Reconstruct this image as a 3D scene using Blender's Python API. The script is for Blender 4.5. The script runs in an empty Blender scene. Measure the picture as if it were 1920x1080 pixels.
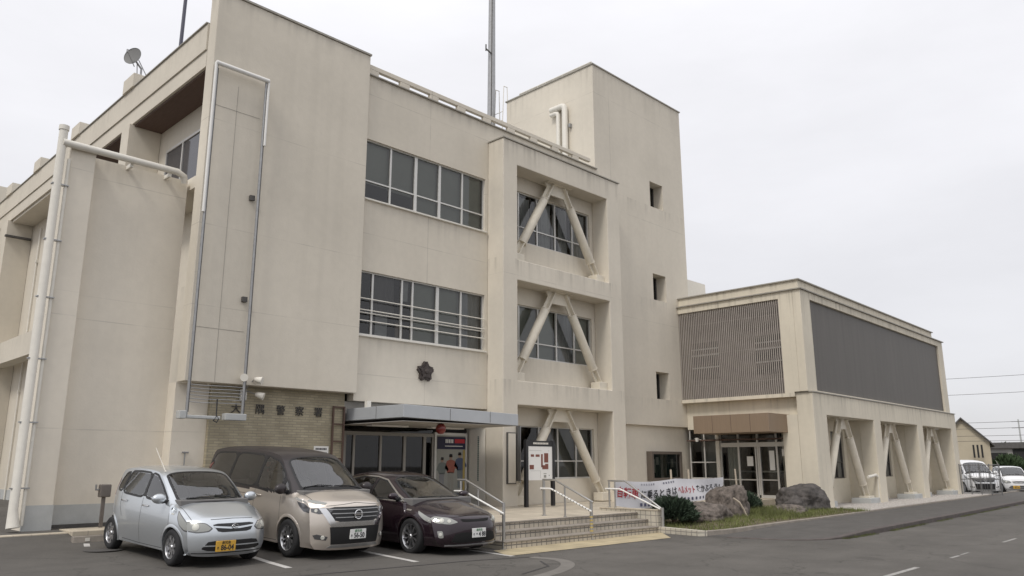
import bpy, bmesh, math, random
from mathutils import Vector, Matrix, noise
from mathutils.bvhtree import BVHTree
from mathutils.geometry import delaunay_2d_cdt
random.seed(7)
S = bpy.context.scene
COL = S.collection
R = math.radians

# ------------------------------------------------------------------ materials
def newmat(name):
    m = bpy.data.materials.new(name); m.use_nodes = True
    nt = m.node_tree
    return m, nt, nt.nodes, nt.links, nt.nodes['Principled BSDF']

def mat(name, col, rough=.6, metal=0., var=.0, scale=3., bump=0., bscale=40., coat=0., spec=.5, stretch=(1, 1, 1), emit=None):
    m, nt, N, L, b = newmat(name)
    b.inputs['Roughness'].default_value = rough
    b.inputs['Metallic'].default_value = metal
    b.inputs['Coat Weight'].default_value = coat
    b.inputs['Specular IOR Level'].default_value = spec
    b.inputs['Base Color'].default_value = (*col, 1)
    if var or bump:
        g = N.new('ShaderNodeNewGeometry')
        mp = N.new('ShaderNodeMapping'); mp.inputs['Scale'].default_value = stretch
        L.new(g.outputs['Position'], mp.inputs['Vector'])
    if var:
        n = N.new('ShaderNodeTexNoise'); n.inputs['Scale'].default_value = scale
        n.inputs['Detail'].default_value = 6; n.inputs['Roughness'].default_value = .65
        L.new(mp.outputs[0], n.inputs['Vector'])
        mr = N.new('ShaderNodeMapRange')
        mr.inputs['From Min'].default_value = .3; mr.inputs['From Max'].default_value = .7
        mr.inputs['To Min'].default_value = 1 - var; mr.inputs['To Max'].default_value = 1 + var
        L.new(n.outputs['Fac'], mr.inputs['Value'])
        v = N.new('ShaderNodeVectorMath'); v.operation = 'SCALE'
        v.inputs[0].default_value = col
        L.new(mr.outputs[0], v.inputs['Scale'])
        L.new(v.outputs[0], b.inputs['Base Color'])
    if bump:
        n2 = N.new('ShaderNodeTexNoise'); n2.inputs['Scale'].default_value = bscale; n2.inputs['Detail'].default_value = 4
        L.new(mp.outputs[0], n2.inputs['Vector'])
        bp = N.new('ShaderNodeBump'); bp.inputs['Strength'].default_value = bump; bp.inputs['Distance'].default_value = .02
        L.new(n2.outputs['Fac'], bp.inputs['Height']); L.new(bp.outputs[0], b.inputs['Normal'])
    if emit:
        b.inputs['Emission Color'].default_value = (*emit[:3], 1); b.inputs['Emission Strength'].default_value = emit[3]
    return m

def paint(name, col, zlines=(), xlines=(), drips=(), streak=.05, dripamt=.22):
    """weathered painted concrete: cloudy tone, faint vertical rain streaks, hairline joints, drip stains below ledges"""
    m, nt, N, L, b = newmat(name)
    b.inputs['Roughness'].default_value = .85; b.inputs['Specular IOR Level'].default_value = .25
    g = N.new('ShaderNodeNewGeometry'); sep = N.new('ShaderNodeSeparateXYZ')
    L.new(g.outputs['Position'], sep.inputs[0])
    def noi(sc, scale, det=4, lo=.35, hi=.7, a=0., c=1.):
        mp = N.new('ShaderNodeMapping'); mp.inputs['Scale'].default_value = sc
        L.new(g.outputs['Position'], mp.inputs[0])
        n = N.new('ShaderNodeTexNoise'); n.inputs['Scale'].default_value = scale; n.inputs['Detail'].default_value = det
        L.new(mp.outputs[0], n.inputs[0])
        r = N.new('ShaderNodeMapRange'); r.inputs[1].default_value = lo; r.inputs[2].default_value = hi
        r.inputs[3].default_value = a; r.inputs[4].default_value = c
        L.new(n.outputs['Fac'], r.inputs[0]); return r.outputs[0]
    def mth(op, a, c=None, d=None):
        n = N.new('ShaderNodeMath'); n.operation = op
        for i, v in enumerate((a, c, d)):
            if v is None: continue
            if isinstance(v, (int, float)): n.inputs[i].default_value = v
            else: L.new(v, n.inputs[i])
        return n.outputs[0]
    f = noi((1, 1, 1), .45, 5, .3, .7, .93, 1.05)
    f = mth('MULTIPLY', f, noi((1, 1, 1), 6, 5, .3, .7, .975, 1.02))
    st = noi((2.2, 2.2, .09), 1.0, 5, .5, .8, 0, 1)
    f = mth('MULTIPLY', f, mth('SUBTRACT', 1, mth('MULTIPLY', st, streak)))
    brk = noi((1, 1, 1), 1.3, 3, .42, .6, .25, 1)
    for z0 in zlines:
        d = mth('ABSOLUTE', mth('SUBTRACT', sep.outputs[2], z0))
        k = mth('LESS_THAN', d, .011)
        f = mth('MULTIPLY', f, mth('SUBTRACT', 1, mth('MULTIPLY', mth('MULTIPLY', k, .16), brk)))
    for x0 in xlines:
        d = mth('ABSOLUTE', mth('SUBTRACT', sep.outputs[0], x0))
        k = mth('LESS_THAN', d, .012)
        f = mth('MULTIPLY', f, mth('SUBTRACT', 1, mth('MULTIPLY', mth('MULTIPLY', k, .22), brk)))
    if drips:
        ds = noi((5.5, 5.5, .25), 1.0, 6, .48, .72, 0, 1)
        ds2 = noi((1, 1, 1), .8, 2, .35, .6, .3, 1)
        for z0, ln in drips:
            r = N.new('ShaderNodeMapRange'); r.inputs[1].default_value = z0 - ln; r.inputs[2].default_value = z0
            L.new(sep.outputs[2], r.inputs[0])
            up = mth('LESS_THAN', sep.outputs[2], z0 + .02)
            k = mth('MULTIPLY', mth('MULTIPLY', r.outputs[0], up), mth('MULTIPLY', ds, ds2))
            f = mth('MULTIPLY', f, mth('SUBTRACT', 1, mth('MULTIPLY', k, dripamt)))
    v = N.new('ShaderNodeVectorMath'); v.operation = 'SCALE'; v.inputs[0].default_value = col
    L.new(f, v.inputs['Scale']); L.new(v.outputs[0], b.inputs['Base Color'])
    n2 = N.new('ShaderNodeTexNoise'); n2.inputs['Scale'].default_value = 25; n2.inputs['Detail'].default_value = 6
    L.new(g.outputs['Position'], n2.inputs[0])
    bp = N.new('ShaderNodeBump'); bp.inputs['Strength'].default_value = .12; bp.inputs['Distance'].default_value = .02
    L.new(n2.outputs['Fac'], bp.inputs['Height']); L.new(bp.outputs[0], b.inputs['Normal'])
    return m

def brickmat(name, c1, c2, mortar, w, h, ms, axis='XZ', bump=.4, offset=.5):
    m, nt, N, L, b = newmat(name)
    g = N.new('ShaderNodeNewGeometry'); sep = N.new('ShaderNodeSeparateXYZ'); cmb = N.new('ShaderNodeCombineXYZ')
    L.new(g.outputs['Position'], sep.inputs[0])
    for i, a in enumerate(axis): L.new(sep.outputs['XYZ'.index(a)], cmb.inputs[i])
    t = N.new('ShaderNodeTexBrick'); L.new(cmb.outputs[0], t.inputs['Vector'])
    t.inputs['Color1'].default_value = (*c1, 1); t.inputs['Color2'].default_value = (*c2, 1); t.inputs['Mortar'].default_value = (*mortar, 1)
    t.inputs['Scale'].default_value = 1; t.inputs['Brick Width'].default_value = w; t.inputs['Row Height'].default_value = h
    t.inputs['Mortar Size'].default_value = ms; t.offset = offset
    n = N.new('ShaderNodeTexNoise'); n.inputs['Scale'].default_value = 2.; n.inputs['Detail'].default_value = 6
    L.new(g.outputs['Position'], n.inputs[0])
    r = N.new('ShaderNodeMapRange'); r.inputs[1].default_value = .3; r.inputs[2].default_value = .7; r.inputs[3].default_value = .82; r.inputs[4].default_value = 1.12
    L.new(n.outputs['Fac'], r.inputs[0])
    v = N.new('ShaderNodeVectorMath'); v.operation = 'SCALE'
    L.new(t.outputs['Color'], v.inputs[0]); L.new(r.outputs[0], v.inputs['Scale']); L.new(v.outputs[0], b.inputs['Base Color'])
    bp = N.new('ShaderNodeBump'); bp.inputs['Strength'].default_value = bump; bp.inputs['Distance'].default_value = .01; bp.invert = True
    L.new(t.outputs['Fac'], bp.inputs['Height']); L.new(bp.outputs[0], b.inputs['Normal'])
    b.inputs['Roughness'].default_value = .8
    return m

def glass(name, tint, rough=.02, refl=1.0, ior=1.65):
    m, nt, N, L, b = newmat(name); N.remove(b)
    out = [n for n in N if n.type == 'OUTPUT_MATERIAL'][0]
    tr = N.new('ShaderNodeBsdfTransparent'); tr.inputs[0].default_value = (*tint, 1)
    gl = N.new('ShaderNodeBsdfGlossy'); gl.inputs['Roughness'].default_value = rough; gl.inputs[0].default_value = (refl, refl, refl, 1)
    fr = N.new('ShaderNodeFresnel'); fr.inputs[0].default_value = ior
    mx = N.new('ShaderNodeMixShader')
    L.new(fr.outputs[0], mx.inputs[0]); L.new(tr.outputs[0], mx.inputs[1]); L.new(gl.outputs[0], mx.inputs[2]); L.new(mx.outputs[0], out.inputs[0])
    return m

WALL = (.655, .605, .515)
M = {}
M['wall'] = paint('facade_paint', WALL, (3.9, 7.75, 10.0, 11.85), (13.95,), ((8.72, .9), (4.93, .8), (12.4, .5)))
M['slab'] = paint('slab_paint', WALL, (5.1, 7.0, 9.6), (), ((12.9, .5),), streak=.08)
M['wing'] = paint('wing_paint_lifted', (.72, .665, .57), (2.3, 4.6, 5.1, 7.75), (), ((8.2, .7),), streak=.07)  # same paint as the facade; extra light mixed into the colour
M['tower'] = paint('tower_paint', (.665, .615, .525), (7.0, 11.1, 15.6), (22.9,), ((16.7, 1.0), (11.8, .6), (7.9, .6), (4.0, .5)))
M['frame'] = paint('frame_paint', (.665, .615, .525), (7.35,), (), ((11.75, .8), (7.85, .6), (4.05, .6)), dripamt=.34)
M['side'] = paint('side_paint', WALL, (11.5,), (), ((12.2, .5), (6.0, .6)))
M['annex'] = paint('annex_paint', (.68, .625, .515), (), (27.9,), ((7.8, 1.4), (4.05, .9), (8.2, .35)), streak=.08, dripamt=.42)
M['brace'] = mat('brace_paint', (.66, .61, .51), .55, var=.07, scale=4, bump=.05, bscale=12)
M['pale'] = mat('pale_paint', (.72, .69, .62), .5, var=.05, scale=6)
M['greyp'] = mat('grey_dado_paint', (.45, .46, .45), .8, var=.10, scale=2.5, bump=.1)
M['trim'] = mat('dark_trim', (.09, .085, .08), .6, var=.2, scale=9)
M['cap'] = mat('roof_edge_cap', (.34, .32, .28), .6, var=.15, scale=5)
M['alu'] = mat('aluminium_frame', (.62, .61, .58), .4, .3)
M['darkalu'] = mat('dark_frame', (.12, .115, .11), .4, .3)
M['steel'] = mat('galvanised_steel', (.36, .36, .36), .42, .7, var=.12, scale=8)
M['gate'] = mat('weathered_gate', (.17, .17, .17), .6, .3)
M['pipe'] = mat('weathered_pipe', (.17, .15, .135), .6, .3, var=.2)
M['stain'] = mat('stainless_tube', (.50, .49, .47), .3, .85)
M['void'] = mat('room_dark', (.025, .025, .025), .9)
M['blind'] = mat('window_blind', (.40, .41, .375), .9, var=.06, scale=1.5)
M['curtain'] = mat('curtain', (.46, .46, .47), .9, var=.1, scale=4)
M['curtain2'] = mat('dark_curtain', (.16, .15, .15), .9, var=.1, scale=4)
M['glass'] = glass('window_glass', (.70, .72, .70))
M['dglass'] = glass('dark_window_glass', (.50, .50, .49), ior=1.5)
M['cglass'] = glass('car_glass', (.78, .82, .80), ior=2.1)
M['pglass'] = glass('privacy_glass', (.14, .14, .15), ior=1.9)
M['brick'] = brickmat('buff_brick', (.44, .385, .27), (.35, .305, .215), (.31, .28, .21), .23, .062, .009, 'XZ', .6)
M['tileX'] = brickmat('beige_tile_x', (.50, .45, .36), (.45, .40, .32), (.17, .155, .14), .15, .165, .012, 'XZ', .4, 0)
M['tileY'] = brickmat('beige_tile_y', (.55, .51, .42), (.50, .46, .38), (.24, .22, .20), .155, .165, .009, 'YZ', .4, 0)
M['tiletop'] = brickmat('beige_tile_top', (.52, .46, .36), (.48, .42, .33), (.34, .30, .25), .30, .30, .008, 'XY', .2, 0)
M['yellow'] = brickmat('yellow_paving', (.47, .395, .25), (.43, .36, .235), (.30, .25, .16), .30, .30, .008, 'XY', .2, 0)
M['canopy'] = mat('canopy_panel', (.44, .46, .48), .45, .1, var=.05, scale=2)
M['soffit'] = mat('soffit_board', (.42, .40, .37), .8, var=.05)
M['brown'] = mat('brown_ceiling', (.11, .07, .055), .8, var=.15, scale=3, stretch=(8, 1, 1))
M['tan'] = mat('tan_cladding', (.275, .205, .145), .55, .2, var=.07, scale=3, stretch=(9, 9, .3))
M['mesh'] = mat('brown_mesh_panel', (.120, .111, .099), .55, .2, var=.10, scale=2.2, stretch=(2, 2, .12), bump=.15, bscale=60)
M['slat'] = mat('grey_brown_slat', (.36, .325, .295), .55, .1, var=.1, scale=4)
M['bronze'] = mat('dark_bronze', (.09, .075, .07), .5, .6, var=.3, scale=18, bump=.4, bscale=30)
M['char'] = mat('sign_metal', (.07, .065, .06), .45, .5)
M['white'] = mat('white_paint', (.78, .77, .74), .5)
M['black'] = mat('black_post', (.02, .02, .022), .4)
M['red'] = mat('red_lamp_glass', (.16, .015, .012), .3, coat=.3)
M['redink'] = mat('red_ink', (.45, .03, .04), .7)
M['brownink'] = mat('brown_ink', (.20, .07, .05), .6)
M['ink'] = mat('black_ink', (.02, .02, .025), .7)
M['cloth'] = mat('banner_cloth', (.72, .71, .73), .85, var=.05, scale=3)
M['asphalt'] = mat('asphalt', (.118, .110, .099), .88, var=.13, scale=.9, bump=.5, bscale=120, spec=.3)
def asphalt():
    m = M['asphalt']; nt = m.node_tree; N, L = nt.nodes, nt.links; b = N['Principled BSDF']
    old = b.inputs['Base Color'].links[0].from_socket; g = N.new('ShaderNodeNewGeometry'); cur = old
    for sc, scale, lo, hi, a, c in (((1, 1, 1), .16, .35, .65, .86, 1.12), ((.25, 2.2, 1), .5, .45, .75, 1.0, .86), ((1, 1, 1), 60, .3, .7, .88, 1.12), ((1, 1, 1), 1.1, .66, .72, 1.0, .80)):
        mp = N.new('ShaderNodeMapping'); mp.inputs['Scale'].default_value = sc; L.new(g.outputs['Position'], mp.inputs[0])
        n = N.new('ShaderNodeTexNoise'); n.inputs['Scale'].default_value = scale; n.inputs['Detail'].default_value = 4; L.new(mp.outputs[0], n.inputs[0])
        r = N.new('ShaderNodeMapRange'); r.inputs[1].default_value = lo; r.inputs[2].default_value = hi; r.inputs[3].default_value = a; r.inputs[4].default_value = c; L.new(n.outputs['Fac'], r.inputs[0])
        v = N.new('ShaderNodeVectorMath'); v.operation = 'SCALE'; L.new(cur, v.inputs[0]); L.new(r.outputs[0], v.inputs['Scale']); cur = v.outputs[0]
    w = N.new('ShaderNodeTexVoronoi'); w.feature = 'DISTANCE_TO_EDGE'; w.inputs['Scale'].default_value = .33
    nz = N.new('ShaderNodeTexNoise'); nz.inputs['Scale'].default_value = 1.5; nz.inputs['Detail'].default_value = 5; L.new(g.outputs['Position'], nz.inputs[0])
    ad = N.new('ShaderNodeVectorMath'); ad.operation = 'ADD'; L.new(g.outputs['Position'], ad.inputs[0]); L.new(nz.outputs['Color'], ad.inputs[1]); L.new(ad.outputs[0], w.inputs[0])
    r = N.new('ShaderNodeMapRange'); r.inputs[1].default_value = .002; r.inputs[2].default_value = .007; r.inputs[3].default_value = .72; r.inputs[4].default_value = 1; L.new(w.outputs[0], r.inputs[0])
    v = N.new('ShaderNodeVectorMath'); v.operation = 'SCALE'; L.new(cur, v.inputs[0]); L.new(r.outputs[0], v.inputs['Scale']); L.new(v.outputs[0], b.inputs['Base Color'])
asphalt()
M['walk'] = mat('sidewalk_asphalt', (.105, .099, .092), .9, var=.15, scale=1.6, bump=.5, bscale=110, spec=.3)
M['kerb'] = mat('kerb_stone', (.095, .080, .074), .9, var=.3, scale=5, bump=.5, bscale=40)
M['kerbl'] = mat('pale_kerb', (.27, .24, .205), .9, var=.22, scale=4, bump=.4, bscale=40)
M['line'] = mat('road_paint', (.48, .465, .44), .8, var=.18, scale=14)
M['drain'] = mat('concrete_channel', (.17, .158, .142), .9, var=.15, scale=4)
M['seam'] = mat('dark_seam', (.055, .05, .05), .9)
M['gravel'] = mat('gravel', (.47, .44, .41), .95, var=.45, scale=28, bump=1., bscale=45)
M['soil'] = mat('soil', (.13, .105, .065), 1., var=.4, scale=5, bump=.8, bscale=25)
M['rock'] = mat('weathered_rock', (.125, .105, .09), .95, var=.75, scale=7, bump=1., bscale=14)
M['rock2'] = mat('dark_rock', (.075, .067, .062), .92, var=.6, scale=5, bump=1., bscale=12)
M['stick'] = mat('dry_wood', (.5, .43, .34), .9)
M['leaf'] = mat('juniper_leaf', (.028, .047, .026), .8, var=.5, scale=6)
M['leaf2'] = mat('shrub_leaf', (.045, .075, .03), .8, var=.5, scale=5)
M['grass'] = mat('grass_blade', (.135, .15, .05), .9, var=.45, scale=1.4)
M['housew'] = mat('cream_siding', (.49, .43, .32), .85, var=.05, scale=1)
M['roof'] = mat('grey_roof_tile', (.10, .095, .09), .7, var=.2, scale=3)
M['greyhouse'] = mat('grey_house_wall', (.34, .33, .31), .85, var=.1, scale=1)
M['tyre'] = mat('tyre_rubber', (.018, .018, .019), .8)
M['chrome'] = mat('chrome', (.72, .72, .72), .12, 1.)
M['rim'] = mat('alloy_rim', (.52, .52, .53), .28, .9)
M['dark'] = mat('black_plastic', (.012, .012, .013), .45)
M['under'] = mat('underbody', (.008, .008, .008), .9)
M['lens'] = mat('lamp_lens', (.30, .305, .285), .18, .2, coat=.6)
M['lensd'] = mat('lamp_housing', (.10, .10, .105), .15, .4, coat=1.)
M['bulb'] = mat('lamp_reflector', (.55, .55, .50), .5, .2)
M['seat'] = mat('car_seat', (.16, .155, .15), .9)
M['seatl'] = mat('light_seat', (.28, .26, .23), .9)
M['plate'] = mat('white_plate', (.72, .72, .70), .4)
M['yplate'] = mat('yellow_plate', (.62, .36, .05), .4)
M['green'] = mat('green_ink', (.05, .18, .07), .6)
def carpaint(n, c, metal=.35, rough=.32): return mat(n, c, rough, metal, coat=.8)
M['silver'] = carpaint('silver_blue_paint', (.60, .635, .665), .75, .30)
M['champ'] = carpaint('champagne_paint', (.64, .58, .515), .65, .30)
M['brownroof'] = mat('dark_brown_paint', (.032, .026, .027), .42, .2, coat=.25)
M['plum'] = carpaint('dark_plum_paint', (.022, .011, .017), .4, .25)
M['cwhite'] = carpaint('white_car_paint', (.74, .74, .74), .0, .4)

# ------------------------------------------------------------------ mesh builder
def wloc(o):
    v = Vector((0, 0, 0))
    while o: v += o.location; o = o.parent
    return v

class MB:
    def __init__(s): s.v = []; s.f = []; s.mi = []; s.cur = 0
    def add(s, vs, fs):
        n = len(s.v); s.v += [tuple(p) for p in vs]; s.f += [tuple(i + n for i in f) for f in fs]; s.mi += [s.cur] * len(fs); return s
    def box(s, x0, x1, y0, y1, z0, z1):
        return s.add([(x0, y0, z0), (x1, y0, z0), (x1, y1, z0), (x0, y1, z0), (x0, y0, z1), (x1, y0, z1), (x1, y1, z1), (x0, y1, z1)],
                     [(3, 2, 1, 0), (4, 5, 6, 7), (0, 1, 5, 4), (1, 2, 6, 5), (2, 3, 7, 6), (3, 0, 4, 7)])
    def obox(s, c, ax, ay, az):
        c = Vector(c); ax, ay, az = Vector(ax), Vector(ay), Vector(az); vs = []
        for k in (-1, 1):
            for i, j in ((-1, -1), (1, -1), (1, 1), (-1, 1)): vs.append(c + ax * i + ay * j + az * k)
        return s.add(vs, [(3, 2, 1, 0), (4, 5, 6, 7), (0, 1, 5, 4), (1, 2, 6, 5), (2, 3, 7, 6), (3, 0, 4, 7)])
    def tube(s, pts, r, n=10, cap=True):
        pts = [Vector(p) for p in pts]; rs = r if isinstance(r, (list, tuple)) else [r] * len(pts)
        t0 = (pts[1] - pts[0]).normalized(); a = Vector((0, 0, 1)) if abs(t0.z) < .9 else Vector((1, 0, 0))
        u = t0.cross(a).normalized(); vs = []
        for i, p in enumerate(pts):
            t = ((pts[min(i + 1, len(pts) - 1)] - p).normalized() + (p - pts[max(i - 1, 0)]).normalized()).normalized()
            u = (u - t * u.dot(t)).normalized(); w = t.cross(u)
            for k in range(n):
                an = 2 * math.pi * k / n; vs.append(p + (u * math.cos(an) + w * math.sin(an)) * rs[i])
        fs = [(i * n + k, i * n + (k + 1) % n, (i + 1) * n + (k + 1) % n, (i + 1) * n + k) for i in range(len(pts) - 1) for k in range(n)]
        if cap: fs += [tuple(range(n - 1, -1, -1)), tuple(range((len(pts) - 1) * n, len(pts) * n))]
        return s.add(vs, fs)
    def lathe(s, prof, c, axis='z', n=24):
        """prof: list of (radius, height)"""
        c = Vector(c); vs = []
        for r_, h in prof:
            for k in range(n):
                a = 2 * math.pi * k / n; p = (r_ * math.cos(a), r_ * math.sin(a), h)
                if axis == 'y': p = (p[0], p[2], p[1])
                if axis == 'x': p = (p[2], p[0], p[1])
                vs.append(c + Vector(p))
        m = len(prof)
        fs = [(i * n + k, i * n + (k + 1) % n, (i + 1) * n + (k + 1) % n, (i + 1) * n + k) for i in range(m - 1) for k in range(n)]
        return s.add(vs, fs)
    def prism(s, poly, d, n0):
        """poly: 3-D points (planar), extruded by vector d"""
        p = [Vector(q) for q in poly]; d = Vector(d); n = len(p)
        return s.add(p + [q + d for q in p], [tuple(range(n - 1, -1, -1)), tuple(range(n, 2 * n))] + [(i, (i + 1) % n, n + (i + 1) % n, n + i) for i in range(n)])
    def wallxz(s, x0, x1, z0, z1, y0, y1, holes):
        """slab in the XZ plane from y0 (front) to y1 with rectangular holes (x0,x1,z0,z1); reveals included"""
        xs = sorted({x0, x1, *[min(max(h[i], x0), x1) for h in holes for i in (0, 1)]})
        zs = sorted({z0, z1, *[min(max(h[i], z0), z1) for h in holes for i in (2, 3)]})
        def solid(i, j):
            if not (0 <= i < len(xs) - 1 and 0 <= j < len(zs) - 1): return False
            cx, cz = (xs[i] + xs[i + 1]) / 2, (zs[j] + zs[j + 1]) / 2
            return not any(h[0] < cx < h[1] and h[2] < cz < h[3] for h in holes)
        for i in range(len(xs) - 1):
            for j in range(len(zs) - 1):
                if not solid(i, j): continue
                a, b, c, d = xs[i], xs[i + 1], zs[j], zs[j + 1]
                s.add([(a, y0, c), (b, y0, c), (b, y0, d), (a, y0, d)], [(0, 1, 2, 3)])
                s.add([(a, y1, c), (b, y1, c), (b, y1, d), (a, y1, d)], [(3, 2, 1, 0)])
                if not solid(i - 1, j): s.add([(a, y0, c), (a, y1, c), (a, y1, d), (a, y0, d)], [(3, 2, 1, 0)])
                if not solid(i + 1, j): s.add([(b, y0, c), (b, y1, c), (b, y1, d), (b, y0, d)], [(0, 1, 2, 3)])
                if not solid(i, j - 1): s.add([(a, y0, c), (b, y0, c), (b, y1, c), (a, y1, c)], [(3, 2, 1, 0)])
                if not solid(i, j + 1): s.add([(a, y0, d), (b, y0, d), (b, y1, d), (a, y1, d)], [(0, 1, 2, 3)])
        return s
    def map(s, fn): s.v = [tuple(fn(*p)) for p in s.v]; return s
    def build(s, name, m, parent=None, local=False, smooth=False, bevel=0., weld=True):
        me = bpy.data.meshes.new(name)
        off = Vector((0, 0, 0)) if local or parent is None else wloc(parent)
        me.from_pydata([tuple(Vector(p) - off) for p in s.v], [], s.f)
        ms = m if isinstance(m, (list, tuple)) else [m]
        for q in ms: me.materials.append(q)
        if len(ms) > 1: me.polygons.foreach_set('material_index', s.mi)
        if weld:
            bm = bmesh.new(); bm.from_mesh(me); bmesh.ops.remove_doubles(bm, verts=bm.verts, dist=1e-4); bm.to_mesh(me); bm.free()
        if smooth:
            me.polygons.foreach_set('use_smooth', [True] * len(me.polygons))
            if smooth != 'all':
                try: me.set_sharp_from_angle(angle=R(38))
                except Exception: pass
        o = bpy.data.objects.new(name, me); COL.objects.link(o); o.parent = parent
        if bevel:
            b = o.modifiers.new('bevel', 'BEVEL'); b.width = bevel; b.segments = 2; b.limit_method = 'ANGLE'; b.angle_limit = R(50)
            b.harden_normals = False
        return o

def islands(mb, name, m, parent, **k):
    """build each connected piece of mb as an object of its own"""
    p = list(range(len(mb.v)))
    def find(i):
        while p[i] != i: p[i] = p[p[i]]; i = p[i]
        return i
    for f in mb.f:
        for j in f[1:]: p[find(j)] = find(f[0])
    grp = {}
    for f in mb.f: grp.setdefault(find(f[0]), []).append(f)
    out = []
    for fs in grp.values():
        idx = sorted({i for f in fs for i in f}); mp = {i: n for n, i in enumerate(idx)}
        q = MB().add([mb.v[i] for i in idx], [tuple(mp[i] for i in f) for f in fs]); out.append(q.build(name, m, parent, **k))
    return out
def tag(o, label=None, cat=None, group=None, kind=None):
    if label: o['label'] = label
    if cat: o['category'] = cat
    if group: o['group'] = group
    if kind: o['kind'] = kind
    return o
def empty(name, loc, label, cat, group=None, rz=0.):
    o = bpy.data.objects.new(name, None); COL.objects.link(o); o.empty_display_size = .2
    o.location = loc; o.rotation_euler = (0, 0, rz); return tag(o, label, cat, group)
def struct(name, mb, m, **k): return tag(mb.build(name, m, **k), kind='structure')

def textmesh(body, size, extrude=.003, align='CENTER', sx=1., bold=0.):
    c = bpy.data.curves.new('t', 'FONT'); c.body = body; c.size = size; c.extrude = extrude; c.align_x = align; c.align_y = 'CENTER'; c.offset = bold
    o = bpy.data.objects.new('t', c); COL.objects.link(o)
    bpy.context.view_layer.update()
    me = bpy.data.meshes.new_from_object(o.evaluated_get(bpy.context.evaluated_depsgraph_get()))
    vs = [(v.co.x * sx, v.co.y, v.co.z) for v in me.vertices]; fs = [tuple(p.vertices) for p in me.polygons]
    bpy.data.objects.remove(o); bpy.data.curves.remove(c); bpy.data.meshes.remove(me)
    return vs, fs
def text_on(mb, body, size, o, ux, uy, extrude=.003, sx=1., bold=0.):
    """add flat lettering to mb: origin o, text runs along ux, up along uy"""
    vs, fs = textmesh(body, size, extrude, sx=sx, bold=bold)
    o, ux, uy = Vector(o), Vector(ux), Vector(uy); un = ux.cross(uy)
    return mb.add([o + ux * a + uy * b + un * c for a, b, c in vs], fs)

# ------------------------------------------------------------------ ground
def lerp(pts, x):
    if x <= pts[0][0]: return pts[0][1]
    for (a, b), (c, d) in zip(pts, pts[1:]):
        if x <= c: return b + (d - b) * (x - a) / (c - a)
    return pts[-1][1]
def sm(a, b, x):
    t = min(max((x - a) / (b - a), 0), 1); return t * t * (3 - 2 * t)
RZ = -.075
def g(x, y): return RZ + (1 - sm(9.2, 11.3, x)) * lerp([(9, 0), (12.5, .065), (15.7, .18), (17.0, .40), (17.6, .42)], y)

def grid_sheet(xs, ys, fz):
    mb = MB(); n = len(xs)
    mb.add([(x, y, fz(x, y)) for y in ys for x in xs], [(j * n + i, j * n + i + 1, (j + 1) * n + i + 1, (j + 1) * n + i) for j in range(len(ys) - 1) for i in range(n - 1)])
    return mb
xs = [-400, -200, -100, -50, -20, -10] + [-5 + .5 * i for i in range(40)] + [16, 18, 20, 24, 30, 40, 60, 100, 200, 400, 700]
ys = [-300, -150, -60, -20, -5, 0, 3, 6, 8] + [9 + .4 * i for i in range(24)] + [19, 22, 30, 40, 60, 100, 200, 400, 700]
struct('ground', grid_sheet(xs, ys, g), M['asphalt'], smooth='all')

def strip(pts, w, dz, zf=g):
    """flat ribbon along pts lying dz above the ground"""
    mb = MB(); P = [Vector((x, y, 0)) for x, y in pts]; vs = []
    for i, p in enumerate(P):
        t = (P[min(i + 1, len(P) - 1)] - P[max(i - 1, 0)]).normalized(); nrm = Vector((-t.y, t.x, 0)) * w / 2
        for q in (p - nrm, p + nrm): vs.append((q.x, q.y, zf(q.x, q.y) + dz))
    return mb.add(vs, [(2 * i, 2 * i + 1, 2 * i + 3, 2 * i + 2)[::-1] for i in range(len(P) - 1)])
def dense(pts, d=.3):
    out = [pts[0]]
    for (a, b), (c, e) in zip(pts, pts[1:]):
        n = max(1, int(math.hypot(c - a, e - b) / d))
        out += [(a + (c - a) * k / n, b + (e - b) * k / n) for k in range(1, n + 1)]
    return out
def chaikin(p, n=2):
    for _ in range(n):
        q = [p[0]]
        for a, b in zip(p, p[1:]):
            q += [(a[0] * .75 + b[0] * .25, a[1] * .75 + b[1] * .25), (a[0] * .25 + b[0] * .75, a[1] * .25 + b[1] * .75)]
        p = q + [p[-1]]
    return p
# painted lines of the parking bays and the road
lm = MB()
for a, b, w in (((7.28, 16.0), (6.85, 11.75), .12), ((9.22, 15.6), (8.84, 11.0), .12), ((11.02, 12.6), (10.78, 10.6), .12),
             ((5.42, 19.0), (5.48, 19.1), .10), ((5.15, 15.9), (5.2, 16.1), .10)):
    lm2 = strip(dense([a, b]), w, .004); lm.add(lm2.v, lm2.f)
struct('parking_lines', lm, M['line'])
rl_ = MB()
for a, b, w in (((12.75, 4.72), (14.3, 4.74), .09), ((16.1, 4.75), (16.6, 4.75), .06), ((16.75, 4.77), (17.3, 4.78), .035), ((20.0, 4.83), (21.2, 4.85), .06), ((25, 4.95), (27, 5.0), .06)):
    q = strip(dense([a, b]), w, .004); rl_.add(q.v, q.f)
struct('road_lines', rl_, mat('worn_road_paint', (.33, .32, .30), .9, var=.35, scale=16))
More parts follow.
